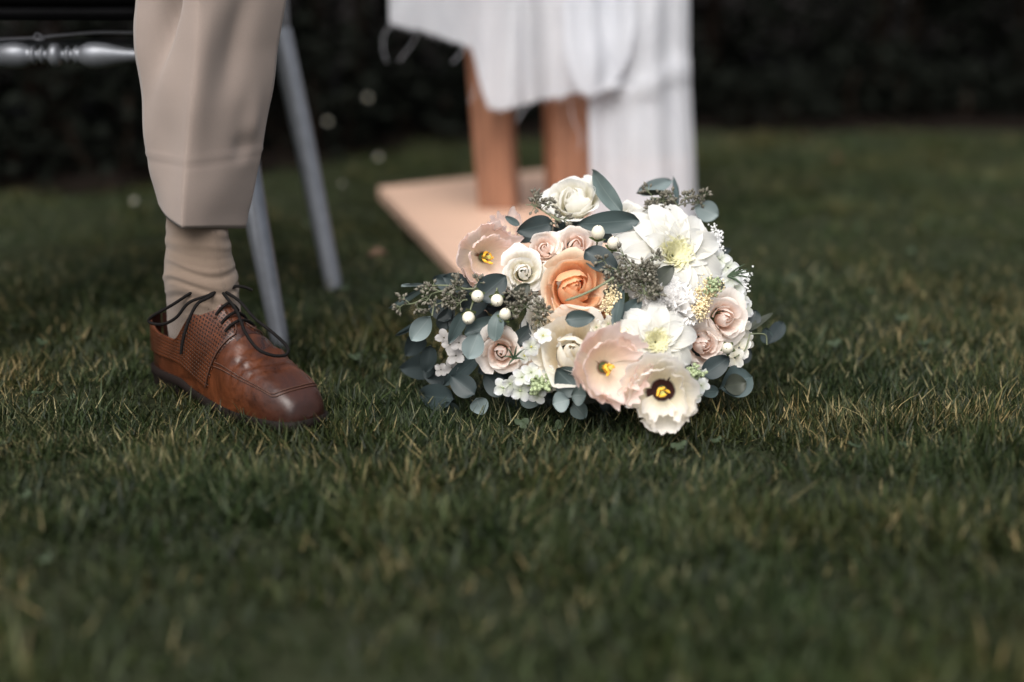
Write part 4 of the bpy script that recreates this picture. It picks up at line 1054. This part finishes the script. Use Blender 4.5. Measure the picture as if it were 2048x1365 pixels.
def leaf(p0, p1, wpx, mi, bend=.15, fold=.25, roll=0.0, dt0=0.0, dt1=0.0, lift=None, tip=.5, stem=0.0, dt=0.0):
    """p0 stalk end, p1 tip (photo pixels); dt: metres away from the dome surface"""
    a = W(*p0, depth_at(*p0) + dt + dt0); b = W(*p1, depth_at(*p1) + dt + dt1)
    d = b - a; ln = d.length; x = d.normalized(); w = wpx * 1.72 / FPX / 2
    view = (Vector((0, 0, CAM_H)) - a).normalized()
    side = x.cross(view).normalized(); nrm = side.cross(x); side = (side * math.cos(roll) + nrm * math.sin(roll)); nrm = side.cross(x).normalized()
    rows, uvs = [], []; sd_ = R.random() * 50; twist = R.uniform(-.4, .4); bend = bend * R.uniform(.3, 2.2) * R.choice((1, 1, -1)); side0, nrm0 = side, nrm
    for j in range(13):
        v = j / 12; ww = w * max(.02, math.sin(PI * v ** (.80 if tip >= .5 else 1.15)) ** (.62)) * (1 if v < .9 else 1 - (v - .9) * 2.5 * tip)
        tw_ = twist * (v - .3); side = side0 * math.cos(tw_) + nrm0 * math.sin(tw_); nrm = nrm0 * math.cos(tw_) - side0 * math.sin(tw_)
        r_, u_ = [], []
        for i in range(7):
            u = -1 + 2 * i / 6
            z = -bend * ln * (v - .5) ** 2 * 4 * .25 + bend * ln * .25 + fold * w * abs(u) ** 1.5 + .05 * ln * noise.noise(Vector((u * .9, v * 2.0, sd_)))
            r_.append(a + x * ln * v + side * u * ww + nrm * z); u_.append((i / 6, v))
        rows.append(r_); uvs.append(u_)
    mb = MB(); mb.grid(rows, uvs=uvs); mb.build('leaf', EUC[mi], bq, a)
    if stem:
        pass
def seed_sprig(pts, n_umb, size, label=None, dt=-.01, r_umb=.0095, per=12):
    """seeded eucalyptus: a twig with umbels of pointed buds"""
    P = [W(x, y, depth_at(x, y) + dt) for x, y in pts]; curve = spline(P, 8) if len(P) > 1 else P
    c0 = P[0]; root = empty('seed_sprig', c0, bq)
    tw, sd_ = MB(), MB()
    tw.tube(curve, [.0013 - .0006 * i / len(curve) for i in range(len(curve))], 5)
    for k in range(n_umb):
        i = int((k + .6) / n_umb * (len(curve) - 1)); o = curve[i]
        dirv = Vector((R.uniform(-1, 1), R.uniform(-1.0, .2), R.uniform(-.7, 1))).normalized(); j = o + dirv * R.uniform(.6, 1.5) * r_umb
        tw.tube([o, o.lerp(j, .5) + Vector((0, 0, .001)), j], .0007, 4)
        for q in range(per):
            d2 = (dirv * .7 + Vector((R.uniform(-1, 1), R.uniform(-1, 1), R.uniform(-1, 1)))).normalized(); e = j + d2 * r_umb * R.uniform(.45, .95)
            tw.tube([j, e], .00042, 3, caps=False)
            M = Matrix.Translation(e) @ frame(d2, R.random()).to_4x4(); s = size * R.uniform(.8, 1.15)
            sd_.lathe([(.0002, -.1 * s), (.36 * s, .22 * s), (.50 * s, .6 * s), (.38 * s, .95 * s), (.12 * s, 1.2 * s), (.0001, 1.55 * s)], M, 6)
    tw.build('twig', m_twig, root, c0); o = sd_.build('seeds', m_seed, root, c0); o['kind'] = 'stuff'
    return root
def berry(px, py, rpx, n, dt=-.012):
    t = depth_at(px, py) + dt; c = W(px, py, t); r = rpx * t / FPX; M = frame(n, R.random()); root = empty('berry', c, bq)
    T = Matrix.Translation(c) @ M.to_4x4(); mb = MB()
    mb.lathe([(.0003, -1.0 * r), (.45 * r, -.93 * r), (.80 * r, -.65 * r), (.98 * r, -.15 * r), (.95 * r, .30 * r), (.74 * r, .75 * r), (.42 * r, 1.05 * r), (.14 * r, 1.17 * r), (.0003, 1.18 * r)], T, 16); mb.build('fruit', m_berry, root, c)
    m2 = MB(); m2.tube([c + M @ Vector((0, 0, 1.15 * r)), c + M @ Vector((.03 * r, 0, 1.34 * r))], [.0008, .0004], 5); m2.build('fruit_tip', m_btip, root, c)
    for q in range(5):
        ph = q * 2 * PI / 5; rows = []
        for v in np.linspace(0, 1, 6):
            w = .42 * r * math.sin(PI * min(.95, .15 + .8 * v)); rows.append([c + M @ (Matrix.Rotation(ph, 3, 'Z') @ Vector((r * (.15 + 1.15 * v), u * w, r * (-1.05 + .35 * v * v)))) for u in (-1, 0, 1)])
        m3 = MB(); m3.grid(rows); m3.build('sepal', m_sepal, root, c)
    m4 = MB(); m4.tube([c + M @ Vector((0, 0, -.95 * r)), c + M @ Vector((0, 0, -2.2 * r)), c + M @ Vector((.5 * r, .3 * r, -4.5 * r))], .0011, 6); m4.build('stalk', m_twig, root, c)
def plume(px, py, wpx, hpx, n, m, name, label, dt=-.004, rr=(.0009, .0016), ang=0.0):
    c0 = W(px, py, depth_at(px, py) + dt); root = empty(name, c0, bq); root['label'] = label
    mb, tw = MB(), MB()
    for q in range(9):
        a = R.uniform(0, 2 * PI); k = R.random() ** .5
        x, y = px + wpx * .5 * k * math.cos(a), py + hpx * .5 * k * math.sin(a)
        b = W(x, y, depth_at(px, py) + dt + R.uniform(-.012, .004)); tw.tube([c0 + Vector((0, .02, -.01)), c0.lerp(b, .6), b], .0006, 4)
        for j in range(n // 9):
            s_ = R.random() ** .6; p = c0.lerp(b, s_) + Vector((R.gauss(0, 1), R.gauss(0, 1), R.gauss(0, 1))) * .0035
            mb.ico(p, R.uniform(*rr))
    tw.build('twig', m_twig, root, c0); o = mb.build('florets', m, root, c0); o['kind'] = 'stuff'
def rosemary(px, py, dirs, ln, dt=-.01):
    c0 = W(px, py, depth_at(px, py) + dt); root = empty('rosemary_sprig', c0, bq)
    for d in dirs:
        e = W(px + d[0], py + d[1], depth_at(px, py) + dt - .008); mb = MB()
        mb.tube(spline([c0, c0.lerp(e, .5) + Vector((0, -.002, .002)), e], 4), [.0009, .0012, .0013, .0013, .0012, .0010, .0008, .0005, .0003], 5); mb.build('needle', m_rosem, root, c0)

# --- roses
rose(1147, 398, 58, (-.25, -.75, .85), WHITE, WHITE, 'white rose at the very top of the bouquet', dt=.015, spin=.4, open_=.7, hs=1.35)
rose(1150, 575, 70, (.18, -1, .35), PEACH, PEACHO, 'large peach orange rose in the middle of the bouquet', dt=-.010, spin=2.0, open_=.75, heart_h=1.08, hs=1.45)
rose(1048, 545, 46, (.05, -1, .35), WHITE, WHITE, 'small white rose left of the peach rose', dt=-.004, spin=1.0)
rose(1090, 497, 37, (-.1, -1, .45), BLUSHI, BLUSH, 'small blush rose above the white and peach roses', spin=2.2, open_=.7)
rose(1152, 490, 45, (.1, -1, .55), BLUSHI, BLUSH, 'flat open blush rose directly above the peach rose', spin=.2)
rose(1002, 705, 45, (-.05, -1, .15), BLUSHI, BLUSH, 'small blush rose low on the left side of the bouquet', dt=-.008, spin=3.0)
rose(1080, 738, 42, (.1, -.9, .5), BLUSH, BLUSH, 'half hidden blush rose beside the large ivory rose', dt=.01, spin=1.4)
rose(1090, 645, 48, (-.1, -1, .35), IVORY, WHITE, 'small cream rose below the peach rose', dt=.006, spin=.9)
rose(1146, 702, 84, (-.05, -1, .5), IVORY, IVORY, 'large ivory rose below the peach rose', dt=-.014, spin=1.8, open_=.75, hs=1.2)
rose(1450, 637, 52, (.25, -1, .25), BLUSHI, BLUSH, 'blush rose at the right edge of the bouquet', dt=-.012, spin=.5)
rose(1406, 690, 50, (.2, -1, .2), BLUSHI, BLUSH, 'blush rose tucked below the right edge rose', dt=.0, spin=2.8)
rose(1262, 432, 40, (.1, -.7, .8), WHITE, WHITE, 'white rose half hidden behind the top eucalyptus leaf', dt=.02, spin=1.2)
rose(1214, 628, 34, (.3, -1, .0), PEACH, PEACHO, 'second peach rose mostly hidden beside the large one', dt=.022, spin=1.5)
rose(1440, 712, 30, (.3, -1, -.1), WHITE, WHITE, 'small white rose under the right edge of the bouquet', dt=.03, spin=1.5)
# --- dahlias, carnation, lisianthus
dahlia(1348, 510, 135, (.30, -.85, .50), [(12, 1.0, .05, .50, .22), (12, .92, .28, .48, .26), (11, .78, .52, .44, .3), (9, .56, .80, .36, .45), (7, .40, 1.05, .26, .6)], 'large white dahlia at the upper right of the bouquet', dt=-.004, spin=.3)
dahlia(1312, 684, 98, (.12, -1, .45), [(10, 1.0, .02, .54, .22), (10, .88, .28, .50, .26), (9, .66, .58, .42, .4), (7, .44, .95, .28, .6)], 'cream dahlia with a greenish yellow heart low in the bouquet', dt=-.042, spin=.8)
carnation(1335, 614, 76, (.05, -1, .45), CARN, 'frilly white carnation between the two dahlias', dt=-.022)
lisianthus(974, 515, 68, (.40, -1, .20), LISP, 'blush fringed lisianthus at the upper left of the bouquet', dt=-.002, spin=.3, fringe=.07)
lisianthus(1012, 468, 44, (-.2, -.7, .75), LISP, 'second blush lisianthus behind the upper left one', dt=.03, spin=.9, fringe=.07, stam=False)
lisianthus(1216, 736, 76, (.30, -1, .25), LISP, 'pink lisianthus with orange stamens at the front of the bouquet', dt=-.070, spin=.1)
lisianthus(1324, 786, 74, (-.10, -1, .10), LISC, 'cream lisianthus with a dark throat touching the grass', dt=-.085, spin=.6)
# --- eucalyptus leaves
LV = [((1248, 432), (1187, 343), 38, 0, dict(dt=-.02, roll=.2)), ((1278, 441), (1154, 449), 46, 4, dict(dt=-.03, roll=.15)), ((1106, 446), (1033, 463), 44, 1, dict(dt=-.01)),
 ((1272, 388), (1342, 362), 32, 2, dict(dt=.03)), ((1345, 388), (1272, 386), 17, 3, dict(dt=.0, roll=.9)), ((1355, 412), (1347, 354), 14, 4, dict(dt=.0, roll=.6)),
 ((1388, 412), (1436, 432), 46, 2, dict(dt=.05, tip=.2)), ((1040, 452), (1011, 434), 15, 4, dict(dt=.0)), ((1170, 503), (1238, 546), 50, 1, dict(dt=-.025, roll=.3)),
 ((1306, 572), (1346, 534), 36, 3, dict(dt=-.035)), ((1232, 660), (1246, 572), 26, 4, dict(dt=-.035, roll=.5)), ((1242, 640), (1282, 598), 34, 4, dict(dt=-.028)),
 ((1238, 596), (1206, 582), 20, 3, dict(dt=-.03)), ((1130, 640), (1190, 634), 34, 4, dict(dt=-.03)), ((958, 598), (1012, 552), 56, 1, dict(dt=-.012)),
 ((1030, 598), (1058, 568), 30, 3, dict(dt=-.02)), ((942, 572), (888, 554), 34, 1, dict(dt=.0)), ((862, 570), (803, 571), 11, 2, dict(dt=-.01, roll=.7)),
 ((852, 574), (777, 616), 15, 0, dict(dt=-.01, roll=.4)), ((862, 632), (824, 680), 42, 2, dict(dt=-.02, tip=.3)), ((930, 622), (896, 688), 30, 4, dict(dt=-.02, roll=.3)),
 ((930, 668), (1016, 640), 42, 4, dict(dt=-.015)), ((990, 684), (1000, 622), 34, 0, dict(dt=-.03, roll=.4)), ((958, 664), (936, 718), 44, 2, dict(dt=-.04, tip=.3)),
 ((850, 640), (790, 672), 12, 1, dict(dt=.0)), ((848, 668), (812, 710), 42, 5, dict(dt=.03)), ((862, 690), (852, 745), 34, 5, dict(dt=.0)), ((872, 730), (806, 738), 54, 5, dict(dt=.02)),
 ((960, 712), (888, 770), 32, 1, dict(dt=.0)), ((912, 800), (842, 790), 54, 1, dict(dt=.0)), ((950, 790), (902, 752), 46, 1, dict(dt=-.005)), ((1010, 790), (968, 748), 44, 1, dict(dt=.005)),
 ((892, 800), (905, 842), 40, 0, dict(dt=-.012)), ((952, 796), (966, 828), 38, 2, dict(dt=-.014)), ((1160, 786), (1112, 738), 60, 4, dict(dt=-.03)), ((1142, 790), (1172, 792), 42, 0, dict(dt=-.045, tip=.1)),
 ((1140, 800), (1106, 808), 40, 2, dict(dt=-.045, tip=.1)), ((1145, 806), (1170, 836), 34, 0, dict(dt=-.03)), ((1404, 752), (1458, 716), 42, 1, dict(dt=-.02)), ((1436, 778), (1500, 756), 66, 4, dict(dt=-.02, tip=.2)),
 ((1446, 774), (1490, 766), 44, 3, dict(dt=-.03, tip=.2)), ((1436, 782), (1396, 786), 26, 4, dict(dt=-.015)), ((1496, 668), (1512, 622), 34, 5, dict(dt=.02, tip=.2)), ((1496, 666), (1546, 628), 18, 3, dict(dt=.01, roll=.7)),
 ((1534, 690), (1566, 646), 32, 5, dict(dt=.02, tip=.2)), ((1534, 688), (1532, 655), 26, 4, dict(dt=.03)), ((1030, 690), (1062, 650), 30, 1, dict(dt=.005)), ((1060, 688), (1046, 640), 26, 1, dict(dt=.01)),
 ((1085, 408), (1120, 400), 20, 3, dict(dt=.03)), ((1318, 400), (1352, 432), 26, 3, dict(dt=.0)), ((1206, 560), (1240, 530), 24, 3, dict(dt=.0)), ((920, 620), (980, 600), 44, 1, dict(dt=.02)),
 ((905, 640), (860, 605), 40, 5, dict(dt=.03)), ((880, 660), (905, 612), 34, 5, dict(dt=.03)), ((900, 760), (846, 742), 44, 5, dict(dt=.03)), ((1040, 800), (1085, 800), 34, 0, dict(dt=.0)), ((1000, 730), (1050, 716), 40, 5, dict(dt=.03)),
 ((1120, 466), (1076, 480), 40, 5, dict(dt=.03)), ((1290, 420), (1330, 404), 34, 1, dict(dt=.03)), ((1300, 580), (1250, 560), 40, 1, dict(dt=.015)), ((1290, 530), (1260, 490), 36, 5, dict(dt=.01)), ((1420, 600), (1440, 560), 32, 3, dict(dt=.02)),
 ((1380, 760), (1340, 740), 34, 1, dict(dt=.01)), ((1470, 720), (1500, 700), 40, 5, dict(dt=.04)), ((930, 545), (960, 580), 38, 5, dict(dt=.03))]
for p0, p1, wd, mi, kw in LV: leaf(p0, p1, wd, mi, **kw)
# filler foliage deep inside
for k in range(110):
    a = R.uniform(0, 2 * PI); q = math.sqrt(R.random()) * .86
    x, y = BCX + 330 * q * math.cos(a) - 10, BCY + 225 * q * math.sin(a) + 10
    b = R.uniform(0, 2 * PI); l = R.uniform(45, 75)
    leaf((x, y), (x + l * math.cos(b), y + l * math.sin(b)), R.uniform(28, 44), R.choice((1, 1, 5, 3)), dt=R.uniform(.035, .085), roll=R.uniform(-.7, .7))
# --- seeded sprigs
seed_sprig([(1118, 442), (1095, 428), (1070, 412), (1052, 410)], 7, .0040, dt=-.01)
seed_sprig([(1300, 424), (1316, 410), (1322, 398), (1300, 396)], 8, .0040, dt=.0)
seed_sprig([(1285, 442), (1320, 430), (1355, 412), (1390, 405), (1410, 412)], 9, .0040, dt=-.01)
seed_sprig([(1290, 590), (1282, 560), (1268, 536), (1250, 512)], 12, .0042, dt=-.035, r_umb=.012)
seed_sprig([(1262, 580), (1250, 556), (1228, 540), (1210, 530)], 8, .0040, dt=-.03)
seed_sprig([(1298, 600), (1294, 560), (1296, 525)], 7, .0040, dt=-.03)
seed_sprig([(1090, 640), (1066, 622), (1040, 606), (1030, 596)], 11, .0042, dt=-.02, r_umb=.011)
seed_sprig([(950, 578), (910, 580), (870, 586), (830, 606), (806, 610)], 10, .0040, dt=-.015)
seed_sprig([(935, 600), (900, 602), (865, 612)], 6, .0038, dt=-.005)
for pts in ([(950, 582), (900, 572), (850, 572)], [(864, 632), (868, 612), (872, 592)], [(1280, 441), (1310, 430), (1340, 424)], [(1500, 668), (1530, 670), (1534, 690)], [(1500, 668), (1490, 700), (1470, 715)]):
    mb = MB(); P = [W(x, y, depth_at(x, y) - .012) for x, y in pts]; mb.tube(spline(P, 6), .0010, 5); mb.build('twig', m_twig, bq, P[0])
mb = MB(); P = [W(x, y, depth_at(1150, 578) - .055) for x, y in ((1228, 556), (1190, 578), (1160, 592), (1130, 602))]; mb.tube(spline(P, 5), [.0022] + [.0015] * 14 + [.0006], 5); mb.build('twig', m_twig, bq, P[0])
# --- berries
for x, y, r_, n in ((1196, 466, 14, (.05, -.4, 1)), (1227, 487, 13, (.1, -.5, 1)), (955, 593, 13, (.1, -1, .1)), (994, 601, 13, (.1, -1, -.1)), (937, 636, 13, (-.1, -1, -.3)), (1010, 629, 12, (.2, -.6, 1)), (1455, 697, 12, (-.3, -1, .3))):
    berry(x, y, r_, n, dt=-.035)
# --- fillers
plume(1415, 592, 60, 100, 700, m_astil, 'astilbe_plume', 'creamy astilbe plume at the right of the bouquet', dt=-.035)
plume(1222, 600, 34, 70, 330, m_astil, 'astilbe_plume', 'small creamy astilbe plume beside the peach rose', dt=-.03)
plume(1240, 660, 40, 30, 160, m_astil, 'astilbe_plume', 'creamy astilbe sprig above the cream dahlia', dt=-.03)
plume(1432, 484, 34, 60, 420, m_gyp, 'gypsophila_spray', 'tiny white flowers beyond the large dahlia', dt=.02, rr=(.0008, .0015))
plume(1478, 560, 40, 60, 300, m_gyp, 'gypsophila_spray', 'tiny white flowers at the right edge of the bouquet', dt=.03, rr=(.0008, .0016))
plume(1425, 575, 26, 44, 90, m_bud, 'bud_spike', 'green bud spike in the astilbe', dt=-.045, rr=(.0014, .0024))
plume(1080, 768, 50, 34, 130, m_bud, 'bud_spike', 'green buds among the white stock flowers', dt=-.02, rr=(.0018, .0034))
plume(1385, 748, 40, 26, 110, m_bud, 'bud_spike', 'green buds beside the cream lisianthus', dt=-.045, rr=(.0016, .003))
floret_cluster('stock_flower', [(1020, 768, -.02), (1044, 755, -.025), (1062, 745, -.02), (1040, 782, -.025), (1100, 748, -.015), (1075, 790, -.02), (1006, 776, -.01)], 21, STOCK, 'white stock florets at the lower left of the bouquet', m_bud)
floret_cluster('stock_flower', [(1402, 772, -.03), (1408, 750, -.02), (1392, 790, -.03), (1372, 762, -.03)], 19, STOCK, 'white stock florets right of the cream lisianthus', m_bud)
floret_cluster('stock_flower', [(1470, 576, .01), (1482, 596, .015), (1462, 558, .0), (1488, 618, .02), (1456, 536, .01), (1440, 520, .01), (1474, 606, .0)], 22, STOCK, 'white stock florets along the right edge of the bouquet', None)
floret_cluster('hydrangea_floret', [(1478, 696, .0), (1470, 716, -.005), (1490, 680, .01), (1484, 655, .015)], 24, WHITE, 'white florets under the right edge rose', None)
floret_cluster('wax_flower', [(1086, 672, -.03), (1062, 694, -.03), (1048, 712, -.01)], 17, STOCK, 'white wax flowers beside the ivory rose', m_pistil, np_=5)
floret_cluster('shaded_floret', [(900, 690, .0), (912, 712, .0), (888, 676, .005), (904, 736, .005), (882, 740, .01), (918, 686, -.005)], 19, SHADEP, 'florets on the left side with shade put into their greyish colour', None)
floret_cluster('small_daisy', [(1216, 648, -.03), (1192, 655, -.02)], 17, WHITE, 'small white petals above the ivory rose', m_bud, np_=5)
rosemary(1455, 553, [(34, -24), (44, -8), (40, -14), (46, 2), (32, 20), (28, 14)], .03, dt=.0)
rosemary(1028, 718, [(-14, -22), (6, -26), (22, -20), (-20, -4), (-12, 14), (20, 2)], .03, dt=-.03)
# --- stems and ribbon-wrapped handle lying behind the blooms
m_ribbon = mat('white_ribbon', (.70, .70, .70), rough=.35, var=.1, vscale=30)
h0, h1 = Vector((.10, 1.86, .13)), Vector((.13, 2.06, .045))
for k in range(14):
    a = k * 2.4; q = .014 * math.sqrt((k + .5) / 14); off = Vector((q * math.cos(a), 0, q * math.sin(a)))
    mb = MB(); mb.tube([h0 + off * 3 + Vector((0, -.05, .0)), h0 + off, h1 + off, h1 + off * 1.6 + Vector((.01, .07, -.012))], .0032, 6); mb.build('stem', m_twig, bq, h0)
mb = MB(); rows = []
for j in range(25):
    f = j / 24; c = h0.lerp(h1, .15 + .75 * f); rows.append([c + Vector((math.cos(a), 0, math.sin(a))) * (.0185 + .0012 * math.sin(f * 40 + a)) for a in np.linspace(0, 2 * PI, 18, endpoint=False)])
mb.grid(rows, close_u=True); mb.build('ribbon_wrap', m_ribbon, bq, h0)
tag(bq, 'bridal bouquet of white, blush and peach flowers with eucalyptus lying on the grass', 'bouquet')
